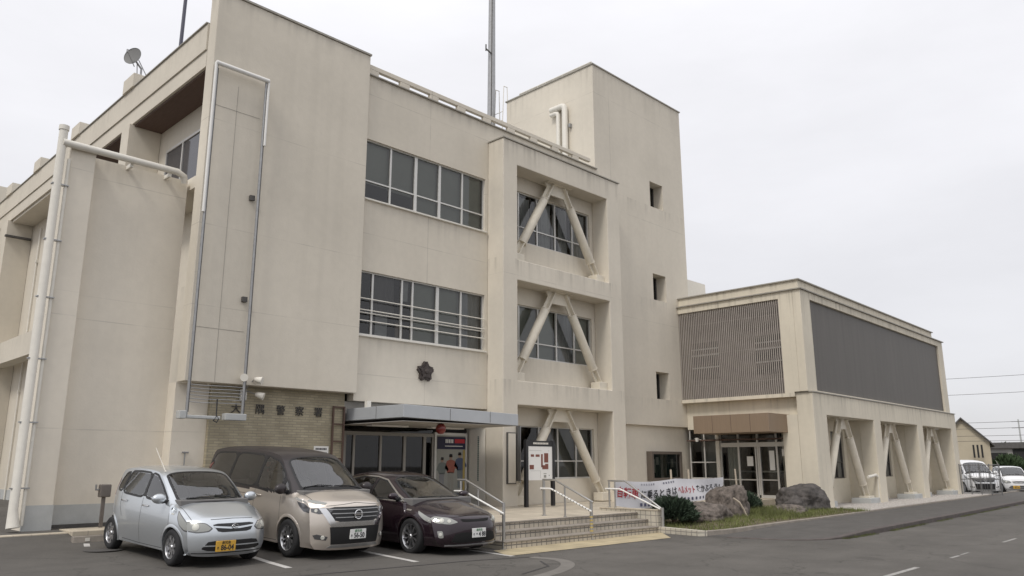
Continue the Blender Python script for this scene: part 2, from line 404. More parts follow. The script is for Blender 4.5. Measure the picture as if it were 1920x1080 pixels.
# pale concrete gutter that curls round the end of the bays, and the tar seam between drive and road
dm = strip(chaikin([(10.9, 10.25), (11.05, 9.75), (10.75, 9.2), (10.0, 8.7), (8.9, 8.4), (7.0, 8.2), (3, 8.0)], 3), .24, .004)
struct('gutter', dm, M['drain'])
dm = strip(dense([(3.2, 11.1), (5.6, 10.95), (6.9, 10.88), (8.8, 10.62), (9.9, 10.5), (10.9, 10.3)]), .05, .005)
d2 = strip(dense([(10.6, 9.75), (10.2, 9.2), (9.2, 8.85)]), .035, .006); dm.add(d2.v, d2.f)
struct('ground_seam', dm, M['seam'])
mh = MB().lathe([(0, .004), (.30, .004), (.33, .002), (.34, -.004)], (5.3, 15.5, g(5.3, 15.5) + .012), n=28)
tag(mh.build('manhole_cover', mat('cast_iron', (.075, .07, .066), .8), smooth=True), 'flat dark round manhole cover in the asphalt left of the silver hatchback', 'manhole cover')
# yellow paving strip before the steps and beige apron along the wing wall
ap = MB(); ap.add([(10.75, 10.7, RZ + .008), (15.9, 10.55, RZ + .008), (17.0, 11.56, RZ + .008), (11.2, 11.56, RZ + .008)], [(0, 1, 2, 3)])
struct('paving', ap, M['yellow'])
ap = MB().box(5.12, 8.1, 16.7, 17.5, .0, .36).box(4.0, 5.12, 16.9, 17.55, .0, .33)
struct('apron', ap, M['tiletop'], bevel=.01)
# sidewalk with sloped end, its kerb, the inner kerb, gravel strip and planting bed
def zw(x): return RZ + .004 + .10 * sm(17.2, 20.5, x)
outer = [(16.95, 9.7), (17.2, 8.5), (17.7, 7.95), (18.4, 7.72), (20.46, 7.69), (22.6, 7.79), (28.8, 8.08), (39, 8.57), (60, 9.6), (120, 12.5)]
inner = [(16.9, 10.25), (17.6, 10.12), (18.3, 10.05), (19.1, 10.0), (20.5, 10.0), (22.8, 10.04), (28.8, 10.38), (39, 10.85), (60, 11.85), (120, 14.7)]
wk = MB(); vs = []
for (a, b), (c, d) in zip(outer, inner): vs += [(a, b, zw(a)), (c, d, zw(c))]
wk.add(vs, [(2 * i, 2 * i + 2, 2 * i + 3, 2 * i + 1) for i in range(len(outer) - 1)]); struct('sidewalk', wk, M['walk'])
def kerbrun(pts, w, zt, zb=-.3):
    mb = MB(); P = [Vector((x, y, 0)) for x, y in pts]
    rows = []
    for i, p in enumerate(P):
        t = (P[min(i + 1, len(P) - 1)] - P[max(i - 1, 0)]).normalized(); n_ = Vector((-t.y, t.x, 0)) * w / 2
        a, b = p - n_, p + n_; z = zt(p.x)
        rows.append([(a.x, a.y, zb), (a.x, a.y, z), (b.x, b.y, z), (b.x, b.y, zb)])
    for r0, r1 in zip(rows, rows[1:]):
        mb.add(r0 + r1, [(0, 4, 5, 1), (1, 5, 6, 2), (2, 6, 7, 3)])
    mb.add(rows[0], [(0, 1, 2, 3)]); mb.add(rows[-1], [(3, 2, 1, 0)])
    return mb
struct('kerb', kerbrun(dense(chaikin(outer, 2), 1.2), .18, lambda x: zw(x) + .012), M['kerb'], bevel=.015)
struct('planting_kerb', kerbrun(dense([(c, d + .06) for c, d in inner], 1.2), .13, lambda x: zw(x) + .05 + .06 * (1 - sm(17, 21, x))), M['kerbl'], bevel=.012)
bed = MB(); bp_ = [(17.02, 11.5), (16.9, 10.35), (19.1, 10.12), (22.8, 10.15), (27.2, 10.4), (27.3, 11.9), (27.4, 13.35), (17.12, 13.35)]
def zbed(x, y): return zw(x) + .05 + .05 * sm(10.2, 12, y) + .04 * noise.noise((x * .8, y * .8, 3)) * sm(10.2, 11, y)
tri = delaunay_2d_cdt([Vector(p) for p in bp_] + [Vector((17.3 + .35 * i, 10.4 + .3 * j)) for i in range(28) for j in range(10)], [], [list(range(8))], 1, 1e-4)
bed.add([(p.x, p.y, zbed(p.x, p.y)) for p in tri[0]], [tuple(f) for f in tri[2]])
struct('planting_bed', bed, M['soil'], smooth='all')
gv = MB(); gv.add([(27.22, 10.45, zw(28) + .03), (39, 10.95, zw(39) + .03), (48, 11.4, zw(39) + .03), (48, 13.6, zw(39) + .03), (27.22, 13.6, zw(28) + .03)], [(0, 1, 2, 3, 4)])
struct('gravel', gv, M['gravel'])
gst = MB(); rg = random.Random(3)
for _ in range(2600):
    x = rg.uniform(27.4, 44.5); y = 10.55 + (x - 27) * .042 + rg.uniform(0, 1.5) ; r_ = rg.uniform(.012, .035); z = zw(x) + .035
    gst.add([(x - r_, y, z), (x, y - r_, z), (x + r_, y, z), (x, y + r_, z), (x + r_ * .2, y, z + r_ * .9)], [(0, 1, 4), (1, 2, 4), (2, 3, 4), (3, 0, 4)])
tag(gst.build('gravel_stones', M['gravel'], weld=False), 'loose pale gravel stones strewn along the foot of the annex braces', 'gravel', kind='stuff')

# ------------------------------------------------------------------ terrace and steps
tr = empty('entrance_steps', (14, 11.55, RZ), 'wide low flight of beige tiled steps with terrace before the canopied entrance', 'steps')
tb = MB().box(11.45, 17.0, 12.235, 17.18, -.2, .390).box(17.0, 27.6, 13.42, 17.18, -.2, .36)
tb.build('terrace', M['tiletop'], tr)
for i in range(3):
    y0 = 11.55 + .32 * i; z1 = RZ + .157 * (i + 1)
    rs_ = MB().box(11.5, 16.88, y0, y0 + .32 if i < 2 else y0 + .035, RZ - .1, z1 - .035)
    rs_.build('riser', M['tileX'], tr)
    MB().box(11.49, 16.89, y0 - .02, y0 + .335 if i < 2 else 12.234, z1 - .034, z1).build('tread', M['kerbl'], tr, bevel=.008)
ck = empty('cheek_wall', (17.0, 12.4, RZ), 'short beige tiled cheek wall ending the steps on the banner side', 'wall')
MB().box(16.90, 17.09, 11.58, 13.4, -.2, .44).build('wall', M['tileY'], ck)
MB().box(16.885, 17.105, 11.565, 13.4, .443, .475).build('coping', M['tiletop'], ck, bevel=.006)
lk = MB(); lk.add([(17.0, 11.56, -.2), (16.86, 11.56, -.2), (16.74, 10.34, -.2), (16.9, 10.2, -.2), (17.0, 11.56, .07), (16.86, 11.56, .07), (16.74, 10.34, .05), (16.9, 10.2, .05)], [(0, 1, 5, 4), (1, 2, 6, 5), (2, 3, 7, 6), (3, 0, 4, 7), (4, 5, 6, 7)])
tag(lk.build('tiled_kerb', M['tileY'], None), 'low tiled kerb at the roadside end of the planting bed beside the steps', 'kerb')
# handrails
def handrail(label, x, top, low, posts, extra=(), wrap=None):
    y0 = top[0][0]
    o = empty('handrail', (x, y0, RZ), label, 'handrail', 'handrails of the entrance steps')
    MB().tube([(x, y, z) for y, z in top], .024, 10).build('top_rail', M['stain'], o, smooth=True)
    MB().tube([(x - .09, y, z) for y, z in low], .02, 10).build('grip_rail', M['white'], o, smooth=True)
    if wrap:
        w = MB()
        (ya, za), (yb, zb) = low[-2], low[0]
        for k in range(26):
            if k % 2 == 0: continue
            t = .04 + k * .036; d = .011
            w.tube([(x - .09, ya + (yb - ya) * t, za + (zb - za) * t), (x - .09, ya + (yb - ya) * (t + d), za + (zb - za) * (t + d))], .0212, 10)
        islands(w, 'tape', M['ink'], o, smooth=True)
    for y, zb_, zt, r_ in posts:
        p = MB().tube([(x, y, zb_), (x, y, zt)], r_, 12).build('post', M['stain'], o, smooth=True)
        MB().tube([(x, y, zt - .22), (x - .09, y, zt - .22)], .013, 8).lathe([(r_ * 1.8, 0), (r_ * 1.8, .015), (r_, .02)], (x, y, zb_)).build('bracket', M['steel'], p, smooth=True)
    return o
handrail('left stair handrail with bright lower grip rail, close behind the dark plum sedan', 11.52, [(11.57, .80), (12.74, 1.26), (13.0, 1.26)], [(11.5, .62), (12.7, 1.03), (13.0, 1.03)],
         [(11.59, RZ, .83, .034), (12.9, .39, 1.24, .024), (12.35, .39, 1.1, .018)])
hm = handrail('middle stair handrail with taped white grip rail and yellow banded end post', 14.3, [(11.52, .74), (12.67, 1.22), (13.05, 1.22)], [(11.5, .55), (12.72, 1.02), (13.05, 1.02)],
         [(11.58, RZ, .78, .036), (12.36, .39, 1.08, .022), (13.02, .39, 1.21, .034)], wrap=True)
w = MB()
for k in range(6): w.tube([(14.3, 11.58, .03 + k * .075), (14.3, 11.58, .03 + k * .075 + .036)], .0385, 12)
islands(w, 'warning_tape', mat('yellow_tape', (.50, .38, .14), .6), hm, smooth=True)
handrail('right stair handrail on the tiled cheek wall, crossing in front of the white banner', 17.0, [(11.53, .50), (12.61, 1.15), (13.17, 1.15)], [(11.5, .49), (12.72, .95), (13.2, .95)],
         [(11.5, RZ, .52, .042), (13.14, .47, 1.14, .024), (12.95, .47, 1.14, .02)])

# ------------------------------------------------------------------ main building
B = empty('office_building', (7.13, 17.2, .4), 'three storey cream concrete office block with tower, braced bay and blue grey entrance canopy', 'building')
def window(root, x0, x1, z0, z1, y, mull, trans=None, blinds=(), depth=.10, fw=.035, gm='glass', fm='alu', rails=(), thick=None, interior=True):
    """sliding window unit in an opening of a wall facing -Y; blinds: list of (xa,xb,za,zb,material,wavy)"""
    yf = y + depth; f = MB()
    f.box(x0, x1, yf - .03, yf + .05, z0, z0 + fw * 1.3).box(x0, x1, yf - .03, yf + .05, z1 - fw, z1)
    f.box(x0, x0 + fw, yf - .03, yf + .05, z0 + fw * 1.3, z1 - fw).box(x1 - fw, x1, yf - .03, yf + .05, z0 + fw * 1.3, z1 - fw)
    for i, m in enumerate(mull):
        w2 = (thick or {}).get(i, .028)
        f.box(m - w2, m + w2, yf - .026, yf + .045, z0 + fw * 1.3, z1 - fw)
    if trans is not None:
        e = [x0 + fw] + [q for m in mull for q in (m - .028, m + .028)] + [x1 - fw]
        for a, b in zip(e[::2], e[1::2]): f.box(a, b, yf - .02, yf + .04, trans - .02, trans + .02)
    fo = f.build('window', M[fm], root)
    MB().add([(x0, yf + .012, z0), (x1, yf + .012, z0), (x1, yf + .012, z1), (x0, yf + .012, z1)], [(0, 1, 2, 3)]).build('pane', M[gm], fo)
    for xa, xb, za, zb, m, wavy in blinds:
        b = MB(); n = max(2, int((xb - xa) / .03)) if wavy else 1
        top = [(xa + (xb - xa) * i / n, yf + .12 + (wavy * .03 * math.sin(i * .9 + xa * 7 + .6 * math.sin(i * .31)) if wavy else 0)) for i in range(n + 1)]
        vs = [(px, py, zb) for px, py in top] + [(px + wavy * .05 * math.sin(px * 5), py + .02, za) for px, py in top]
        b.add(vs, [(i + n + 1, i + n + 2, i + 1, i) for i in range(n)])
        b.build('curtain' if wavy else 'blind', M[m], fo, smooth='all' if wavy else False)
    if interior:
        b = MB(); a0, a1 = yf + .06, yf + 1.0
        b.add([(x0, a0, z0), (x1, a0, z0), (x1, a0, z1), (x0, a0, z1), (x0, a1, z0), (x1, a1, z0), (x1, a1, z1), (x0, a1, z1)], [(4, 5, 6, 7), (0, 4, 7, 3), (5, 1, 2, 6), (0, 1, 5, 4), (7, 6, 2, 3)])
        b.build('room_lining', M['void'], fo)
    for zr, yy in rails:
        MB().tube([(x0 - .01, yy, zr), (x1 + .01, yy, zr)], .016, 8).build('guard_rail', M['pale'], fo, smooth=True)
    return fo
up = (11.67, 16.25, 8.75, 10.5); lo = (11.62, 16.25, 4.95, 6.7)
fr3, fr2, fr1 = (16.9, 21.5, 8.76, 10.5), (16.9, 21.5, 4.92, 6.63), (16.9, 21.48, 1.12, 2.76)
MB().wallxz(11.6, 21.93, .1, 12.42, 17.2, 17.5, [up, lo, fr3, fr2, fr1, (11.6, 16.4, .1, 3.2)]).build('facade_wall', M['wall'], B)
MB().box(11.6, 22, 17.13, 17.5, 12.423, 12.455).build('roof_ledge', M['cap'], B)
MB().box(7.13, 11.6, 17.06, 17.48, 3.38, 12.93).build('front_slab', M['slab'], B, bevel=.012)
MB().box(7.08, 11.62, 17.02, 17.6, 12.933, 12.985).build('roof_edge', M['cap'], B)
for a in (up, lo):  # thin sills
    MB().box(a[0] - .02, a[1] + .05, 17.13, 17.28, a[2] - .05, a[2] - .003).build('sill', M['pale'], B, bevel=.006)
w5 = lambda a: [a[0] + (a[1] - a[0]) * k / 5 for k in (1, 2, 3, 4)]
mu = w5(up)
window(B, *up, 17.2, mu, 9.3, [(up[0], mu[0], 9.28, up[3], 'blind', 0), (mu[0], mu[1], 9.24, up[3], 'blind', 0), (mu[1], mu[2], up[2] + .0, up[3], 'blind', 0), (mu[2], mu[3], up[2], up[3], 'blind', 0), (mu[3], up[1], up[2], up[3], 'blind', 0)], thick={1: .05, 2: .045})
ml = [12.12, 13.12, 13.5, 14.42, 15.34]
lw = window(B, *lo, 17.2, ml, None, [(12.2, 12.95, 5.6, 6.7, 'curtain2', 1), (12.35, 12.75, 4.95, 5.6, 'curtain', 0), (13.16, 13.45, 6.1, 6.7, 'curtain', 0), (13.55, ml[3], lo[2], lo[3], 'blind', 0), (ml[3], ml[4], lo[2], lo[3], 'blind', 0), (ml[4], lo[1], lo[2], lo[3], 'curtain', 1)],
            rails=[(5.93, 17.17), (5.62, 17.17), (5.55, 17.2), (5.33, 17.17)], thick={3: .055})
MB().box(13.18, 13.44, 17.62, 17.66, 4.97, 5.5).build('cardboard_box', M['tan'], lw)
mf = [17.85, 18.76, 19.68, 20.6]
c3 = [(17.0, 17.5, 8.8, 10.45, 'curtain2', 1), (17.9, 18.5, 9.0, 10.4, 'curtain', 1), (18.55, 18.9, 8.8, 10.45, 'curtain2', 1), (19.0, 19.6, 8.8, 10.45, 'curtain', 1), (19.7, 19.95, 8.8, 10.2, 'curtain', 1), (20.05, 20.5, 8.8, 10.45, 'curtain', 1), (20.65, 21.4, 8.8, 10.45, 'curtain', 1)]
window(B, *fr3, 17.2, mf, 9.3, c3)
window(B, *fr2, 17.2, mf, 5.45, [(16.9, mf[1], fr2[2], fr2[3], 'blind', 0), (mf[1], mf[2], fr2[2], fr2[3], 'blind', 0), (mf[2] + .15, mf[3], fr2[2], fr2[3], 'curtain', 1), (mf[3], 21.5, fr2[2], fr2[3], 'blind', 0)])
window(B, *fr1, 17.2, mf, 1.68, [(18.8, mf[2], 1.65, 2.76, 'curtain', 1), (mf[2], 21.4, 1.12, 2.76, 'blind', 0)], gm='dglass')
# projecting concrete frame of the braced bay
MB().wallxz(16.37, 22.4, .1, 11.77, 16.5, 17.195, [(17.0, 21.68, 7.86, 11.0), (17.0, 21.68, 4.06, 7.2), (17.0, 21.68, .1, 3.33)]).build('concrete_frame', M['frame'], B, bevel=.02)
MB().box(16.34, 22.43, 16.46, 17.19, 11.773, 11.81).build('frame_cap', M['cap'], B)
def brace(root, xc, zt, xl, xr, zb, y, r=.15, sh=lambda x, y: y):
    """inverted-V steel brace: two fat tubes with plate ends hung from a gusset"""
    f = lambda x, z, dy=0: (x, sh(x, y) + dy, z)
    MBg = MB()
    pl = [f(xc - .62, zt), f(xc + .62, zt), f(xc + .42, zt - .42), f(xc - .42, zt - .42)]
    MBg.prism([Vector(p) + Vector((0, -.025, 0)) for p in pl], (0, .05, 0), 0)
    gs = MBg.build('gusset', M['brace'], root)
    MB().box(xc - .62, xc + .62, sh(xc, y) - .17, sh(xc, y) + .17, zt - .03, zt - .002).build('gusset_plate', M['brace'], gs)
    for xe, sg in ((xl, -1), (xr, 1)):
        a = Vector(f(xc + sg * .28, zt - .05)); b = Vector(f(xe, zb)); d = (b - a).normalized(); n = Vector((d.z, 0, -d.x)); L = (b - a).length
        p0, p1 = a + d * min(.75, L * .22), b - d * min(.70, L * .20)
        m = MB().tube([p0, p0 + d * .02, p1 - d * .02, p1], [r * .96, r, r, r * .96], 20)
        t = m.build('brace_tube', M['brace'], root, smooth=True)
        for q, e in ((p0, a), (p1, b)):
            c_ = (q + e) / 2; h = (e - q) / 2; m = MB(); w_ = Vector((0, 1, 0)); pl = []
            for ex, dy in ((n, .018 * w_),): pass
            R4 = [n * (r * .95) + w_ * .018, n * .018 + w_ * .018, n * .018 + w_ * (r * .95), -n * .018 + w_ * (r * .95), -n * .018 + w_ * .018, -n * (r * .95) + w_ * .018]
            R4 = R4 + [-q_ for q_ in R4]
            m.prism([q + v_ for v_ in R4], e - q, 0); m.build('brace_end', M['brace'], t)
            MB().tube([q - d * .015, q + d * .015], r * 1.06, 20).build('brace_collar', M['brace'], t)
        MB().box(b.x - .28, b.x + .28, b.y - .2, b.y + .2, zb - .12, zb + .16).build('brace_foot', M['brace'], t, bevel=.02)
for zt, zb in ((11.0, 7.98), (7.2, 4.18)):
    brace(B, 19.36, zt, 17.22, 21.5, zb, 16.88)
brace(B, 19.36, 3.33, 17.22, 21.5, .5, 16.88)
# slotted parapet rail along the roof
pr_ = MB(); x = 11.62
pr_.box(11.62, 21.6, 17.14, 17.26, 12.60, 12.735)
while x < 21.5:
    pr_.box(x, x + .34, 17.142, 17.258, 12.45, 12.60); x += 1.12
pr_.build('parapet_rail', M['wall'], B, bevel=.01)
MB().box(7.5, 21.9, 17.55, 38, 12.0, 12.15).build('flat_roof', M['greyp'], B)
# stair tower
tw = MB().wallxz(21.93, 28.0, 3.0, 16.75, 17.2, 17.75, [(25.5, 26.42, 11.82, 12.9), (25.46, 26.36, 7.93, 9.0), (25.4, 26.28, 4.02, 5.07)])
tw.box(21.93, 22.4, 17.752, 21.9, 3.0, 16.75).box(27.6, 28.0, 17.752, 21.9, 3.0, 16.75).box(22.4, 27.6, 21.4, 21.9, 3.0, 16.75).box(22.4, 27.6, 17.752, 21.4, 16.3, 16.5).box(22.4, 27.6, 17.752, 21.4, 3.0, 3.2)
tw.build('stair_tower', M['tower'], B)
MB().box(21.88, 28.05, 17.16, 21.95, 16.753, 16.80).build('roof_edge', M['cap'], B)
cp = MB().tube([(22.0, 17.3, 16.92), (22.0, 21.2, 16.92)], .03, 8)
for k in range(9): cp.tube([(22.0, 17.4 + k * .46, 16.8), (22.0, 17.4 + k * .46, 16.92)], .02, 6)
cp.build('roof_rail', M['pale'], B)
for a in ((25.5, 26.42, 11.82, 12.9), (25.46, 26.36, 7.93, 9.0), (25.4, 26.28, 4.02, 5.07)):
    window(B, *a, 17.2, [], None, [(a[0], a[1], a[2] + .5, a[3], 'blind', 0)], depth=.48, gm='dglass', fm='darkalu')
MB().box(21.9, 27.9, 17.36, 17.7, .1, 2.998).build('lower_wall', M['tower'], B)
vp_ = MB()
for yy, zt, rr, ex in ((18.52, 15.42, .12, 19.25), (18.86, 15.22, .09, 19.25)):
    vp_.tube([(21.78, yy, 12.5), (21.78, yy, zt - .12), (21.78, yy + .04, zt - .03), (21.78, yy + .14, zt), (21.78, ex, zt)], rr, 12)
vp_.build('vent_pipe', M['pale'], B, smooth=True)
MB().box(21.80, 21.93, 18.28, 18.36, 14.45, 14.6).build('vent_bracket', M['steel'], B)
MB().box(30, 34.2, 20, 24, 3, 10.4).build('rear_penthouse', M['pale'], B)
# brick panel, soffit, entrance recess
MB().box(7.9, 11.47, 17.4, 17.75, .1, 3.377).build('brick_wall', M['brick'], B)
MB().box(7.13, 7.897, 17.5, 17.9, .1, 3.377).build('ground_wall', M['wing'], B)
MB().box(11.3, 11.468, 17.752, 18.3, .1, 3.377).build('recess_wall', M['wall'], B)
MB().box(11.47, 16.4, 17.502, 18.5, 2.88, 3.19).build('recess_ceiling', M['soffit'], B)
MB().box(7.95, 16.8, 17.76, 18.6, 3.2, 3.7).box(8.3, 21.8, 19.8, 37.9, 0, 11.99).build('light_block', M['void'], B)  # unseen dark boxes added to stop light leaking through the hollow block
MB().box(16.402, 16.88, 17.502, 18.4, .1, 3.19).build('recess_side_wall', M['pale'], B)
ed = MB(); Y = 18.05
for xa, xb in ((11.9, 11.98), (12.2, 12.27), (13.08, 13.15), (13.9, 13.99), (14.62, 14.72), (14.95, 15.0)): ed.box(xa, xb, Y - .04, Y + .05, .4, 2.36)
ed.box(11.47, 15.0, Y - .045, Y + .055, 2.36, 2.46).box(11.47, 15.0, Y - .03, Y + .04, 2.8, 2.88)
eo = ed.build('entrance_door', mat('dull_door_frame', (.30, .285, .26), .45, .3), B, bevel=.005)
MB().add([(11.47, Y, .4), (15.0, Y, .4), (15.0, Y, 2.88), (11.47, Y, 2.88)], [(0, 1, 2, 3)]).build('pane', M['dglass'], eo)
MB().box(11.47, 16.4, 19.6, 19.7, .4, 2.88).box(15.0, 16.37, Y + .05, Y + .1, .4, 2.88).build('lobby_wall', M['void'], eo)  # near-black colour puts the lobby's shade into the wall
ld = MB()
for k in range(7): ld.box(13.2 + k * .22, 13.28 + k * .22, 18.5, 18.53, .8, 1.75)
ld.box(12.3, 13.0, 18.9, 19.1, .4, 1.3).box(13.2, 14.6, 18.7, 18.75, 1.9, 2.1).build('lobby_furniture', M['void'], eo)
cb = MB(); cz = lambda x, z: z - .02 * (x - 11.6)
cb.box(11.62, 15.57, 15.1, 18.0, 2.69, 3.0); cb.map(lambda x, y, z: (x, y, cz(x, z)))
cn = cb.build('entrance_canopy', M['canopy'], B, bevel=.01)
MB().box(11.66, 15.53, 15.14, 17.9, 2.60, 2.612).build('canopy_soffit', M['soffit'], cn)
js = MB()
for xx in (13.1, 14.5): js.box(xx - .006, xx + .006, 15.096, 15.1, 2.66, 2.95)
js.box(11.615, 11.62, 16.2, 16.212, 2.7, 3.0); islands(js, 'panel_joint', M['trim'], cn)
for xx in (12.0, 14.0):
    MB().box(xx, xx + 1.2, 16.9, 17.15, 2.555, 2.598).build('ceiling_light', M['white'], cn, bevel=.01)
MB().box(11.9, 12.02, 17.0, 17.12, 2.99, 3.2).build('canopy_hanger', M['pale'], cn)
# emblem: layered five-pointed star on the facade
em = MB(); ec = Vector((13.93, 17.12, 4.13))
def star(r0, r1, y, d, n=5, notch=True):
    pts = []
    for k in range(n):
        a = math.pi / 2 + 2 * math.pi * k / n
        for da, rr in (((-.17, r0 * .98), (0, r0 * .88), (.17, r0 * .98)) if notch else ((0, r0),)): pts.append((a + da, rr))
        pts.append((a + math.pi / n, r1))
    em.prism([(ec.x + rr * math.cos(a), y, ec.z + rr * math.sin(a)) for a, rr in pts], (0, d, 0), 0)
star(.30, .205, 17.12, .08); star(.24, .12, 17.09, .028, 5, False)
for k in range(25):
    a = math.pi / 2 + 2 * math.pi * k / 25; r1 = .27 if k % 5 == 0 else .19
    em.obox((ec.x + math.cos(a) * r1 * .6, 17.105, ec.z + math.sin(a) * r1 * .6), (math.cos(a) * r1 * .4, 0, math.sin(a) * r1 * .4), (-math.sin(a) * .012, 0, math.cos(a) * .012), (0, .018, 0))
em.lathe([(.0, -.05), (.06, -.04), (.075, 0)], (ec.x, 17.09, ec.z), 'y', 16)
eb = em.build('emblem', M['bronze'], B)
# building lettering
for ch, xx in (('大', 8.52), ('隅', 9.12), ('警', 9.66), ('察', 10.17), ('署', 10.7)):
    text_on(t_ := MB(), ch, .25, (xx, 17.385, 2.85), (1, 0, 0), (0, 0, 1), .012).build('sign_character', M['char'], B)
# left wing wall with downpipes
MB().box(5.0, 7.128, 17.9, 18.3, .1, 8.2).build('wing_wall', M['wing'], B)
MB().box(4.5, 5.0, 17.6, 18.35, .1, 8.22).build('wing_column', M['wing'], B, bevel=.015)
MB().box(4.494, 5.004, 17.594, 17.7, .1, .82).box(5.006, 7.12, 17.892, 17.95, .42, .80).build('painted_base', M['greyp'], B)
MB().box(5.01, 7.12, 17.888, 17.891, .35, .417).build('base_slot_shade', M['trim'], B)  # dark strip standing in for the shaded gap under the base
dp = MB().tube([(4.32, 17.5, .42), (4.3, 17.55, .75), (4.30, 17.55, 8.55)], [.12, .085, .085], 16)
do = dp.build('downpipe', M['pale'], B, smooth=True)
MB().lathe([(.0, 8.62), (.10, 8.6), (.10, 8.5), (.087, 8.5)], (4.30, 17.55, 0), n=16).build('pipe_cap', M['pale'], do, smooth=True)
MB().tube([(4.47, 17.56, .45), (4.47, 17.56, 7.9)], .035, 10).build('thin_pipe', M['pale'], do, smooth=True)
cl = MB()
for z in (1.15, 2.4, 3.65, 4.9, 6.1, 7.3): cl.box(4.2, 4.52, 17.5, 17.62, z - .012, z + .012)
cl.build('pipe_clamp', M['steel'], do)
MB().tube([(4.3, 17.5, 8.22), (6.75, 17.62, 8.26), (6.93, 17.66, 8.2), (6.97, 17.7, 8.05)], .078, 14).build('cross_pipe', M['pale'], do, smooth=True)
ps = MB()
for xx in (5.75, 6.6): ps.box(xx - .03, xx + .03, 17.62, 17.95, 8.1, 8.19)
islands(ps, 'pipe_stand', M['pale'], do)
# side elevation running back from the slab: roof band, columns, beams, recessed wall
sd = MB().box(7.13, 7.6, 17.49, 38, 11.06, 11.5).box(7.09, 7.6, 17.49, 38, 11.503, 12.2)
sd.box(7.13, 7.6, 22.85, 34.95, 5.2, 6.0)
for k, y0 in enumerate((22.2, 27.0, 35.0)):
    sd.box(7.06, 7.94, y0, y0 + .6 + .5 * (k == 2), 0, 11.05)
for y0 in (22.2, 26.9, 31.2, 35.0): sd.box(7.02, 7.75, y0, y0 + .8, 12.202, 12.62)
sd.build('side_wall', M['side'], B)
MB().box(7.05, 7.65, 17.49, 38, 12.203, 12.23).build('roof_edge', M['cap'], B)
MB().box(7.95, 8.2, 17.49, 38, 0, 11.05).build('recessed_wall', M['side'], B)
MB().box(7.2, 7.948, 17.6, 22.19, 11.0, 11.055).box(7.2, 7.948, 22.85, 26.85, 11.0, 11.055).build('brown_ceiling', M['brown'], B)
MB().box(7.2, 7.948, 17.6, 22.19, 8.0, 8.3).box(7.2, 7.948, 22.85, 26.85, 8.0, 8.3).build('balcony_floor', M['side'], B)
MB().box(7.2, 7.948, 27.65, 34.9, 10.96, 11.055).build('bay_soffit', M['side'], B)
for y0, y1 in ((18.2, 21.55), (23.2, 26.4)):
    bwm = MB()
    for y in (y0, (2 * y0 + y1) / 3, (y0 + 2 * y1) / 3, y1): bwm.box(7.90, 7.95, y - .03, y + .03, 8.35, 10.2)
    bwm.box(7.90, 7.95, y0, y1, 10.2, 10.27)
    bo = bwm.build('window', M['alu'], B)
    MB().add([(7.93, y0, 8.35), (7.93, y1, 8.35), (7.93, y1, 10.2), (7.93, y0, 10.2)], [(3, 2, 1, 0)]).build('pane', mat('dark_pane', (.05, .05, .06), .05), bo)
MB().box(7.94, 7.95, 17.5, 38, .0, .7).build('painted_base', M['greyp'], B)
MB().box(7.0, 7.9, 34.8, 34.96, 10.35, 10.42).build('sunshade_bracket', M['trim'], B)
for y0 in (29.0, 33.6):
    MB().tube([(7.9, y0, 0), (7.9, y0, 10.6)], .03, 8).box(7.86, 7.95, y0 - .06, y0 + .06, 4.2, 4.3).box(7.86, 7.95, y0 - .06, y0 + .06, 9.2, 9.3).build('side_pipe', M['pale'], B)
MB().box(3.0, 8.35, 38.2, 46, 0, 13.35).build('rear_block', M['side'], B)
# banner hoist frame on the slab
hf = empty('banner_hoist', (7.8, 16.9, 2.5), 'tall white framed banner hoist with thin rails and empty wires on the cream front slab', 'banner frame')
MB().tube([(7.16, 16.9, 2.6), (7.16, 16.9, 10.9)], .03, 8).build('rail', M['steel'], hf, smooth=True)
MB().tube([(8.43, 16.9, 2.6), (8.43, 16.9, 10.9)], .03, 8).build('rail', M['steel'], hf, smooth=True)
MB().tube([(7.12, 16.86, 10.92), (8.48, 16.86, 10.92)], .055, 12).build('top_bar', M['white'], hf, smooth=True)
MB().tube([(7.12, 16.86, 7.2), (7.12, 16.86, 10.92)], .032, 10).tube([(8.48, 16.86, 9.2), (8.48, 16.86, 10.92)], .03, 10).build('guide_tube', M['white'], hf, smooth=True)
MB().box(8.445, 8.475, 16.88, 16.92, 2.7, 10.8).box(7.185, 7.2, 16.88, 16.92, 2.7, 10.8).build('rail_gap', M['trim'], hf)
bb = MB().box(7.14, 7.9, 16.82, 16.98, 2.56, 2.63).box(6.98, 7.13, 16.8, 17.0, 2.55, 2.72).box(8.0, 8.5, 16.8, 17.0, 2.55, 2.70)
islands(bb, 'bottom_beam', M['greyp'], hf, bevel=.015)
wr = MB()
for k in range(6): wr.tube([(7.18, 16.9, 2.92 + k * .075), (7.5, 16.9, 2.91 + k * .075), (8.1, 16.9, 2.925 + k * .075), (8.42, 16.9, 2.92 + k * .075)], .009, 6)
islands(wr, 'wire', M['steel'], hf)
MB().tube([(7.8, 16.84, 3.0), (7.8, 16.83, 2.62), (7.74, 16.83, 2.53), (7.82, 16.83, 2.49), (7.86, 16.83, 2.57), (7.8, 16.83, 2.64)], .014, 6).build('rope', M['black'], hf, smooth=True)
for z in (7.8, 5.3): MB().box(8.28, 8.4, 16.98, 17.06, z, z + .12).build('bracket', M['trim'], hf)
MB().box(7.795, 7.803, 17.054, 17.06, 3.4, 10.6).box(7.2, 8.4, 17.054, 17.06, 9.95, 9.958).box(7.2, 8.4, 17.054, 17.06, 4.6, 4.606).build('backing_seam', M['cap'], hf)

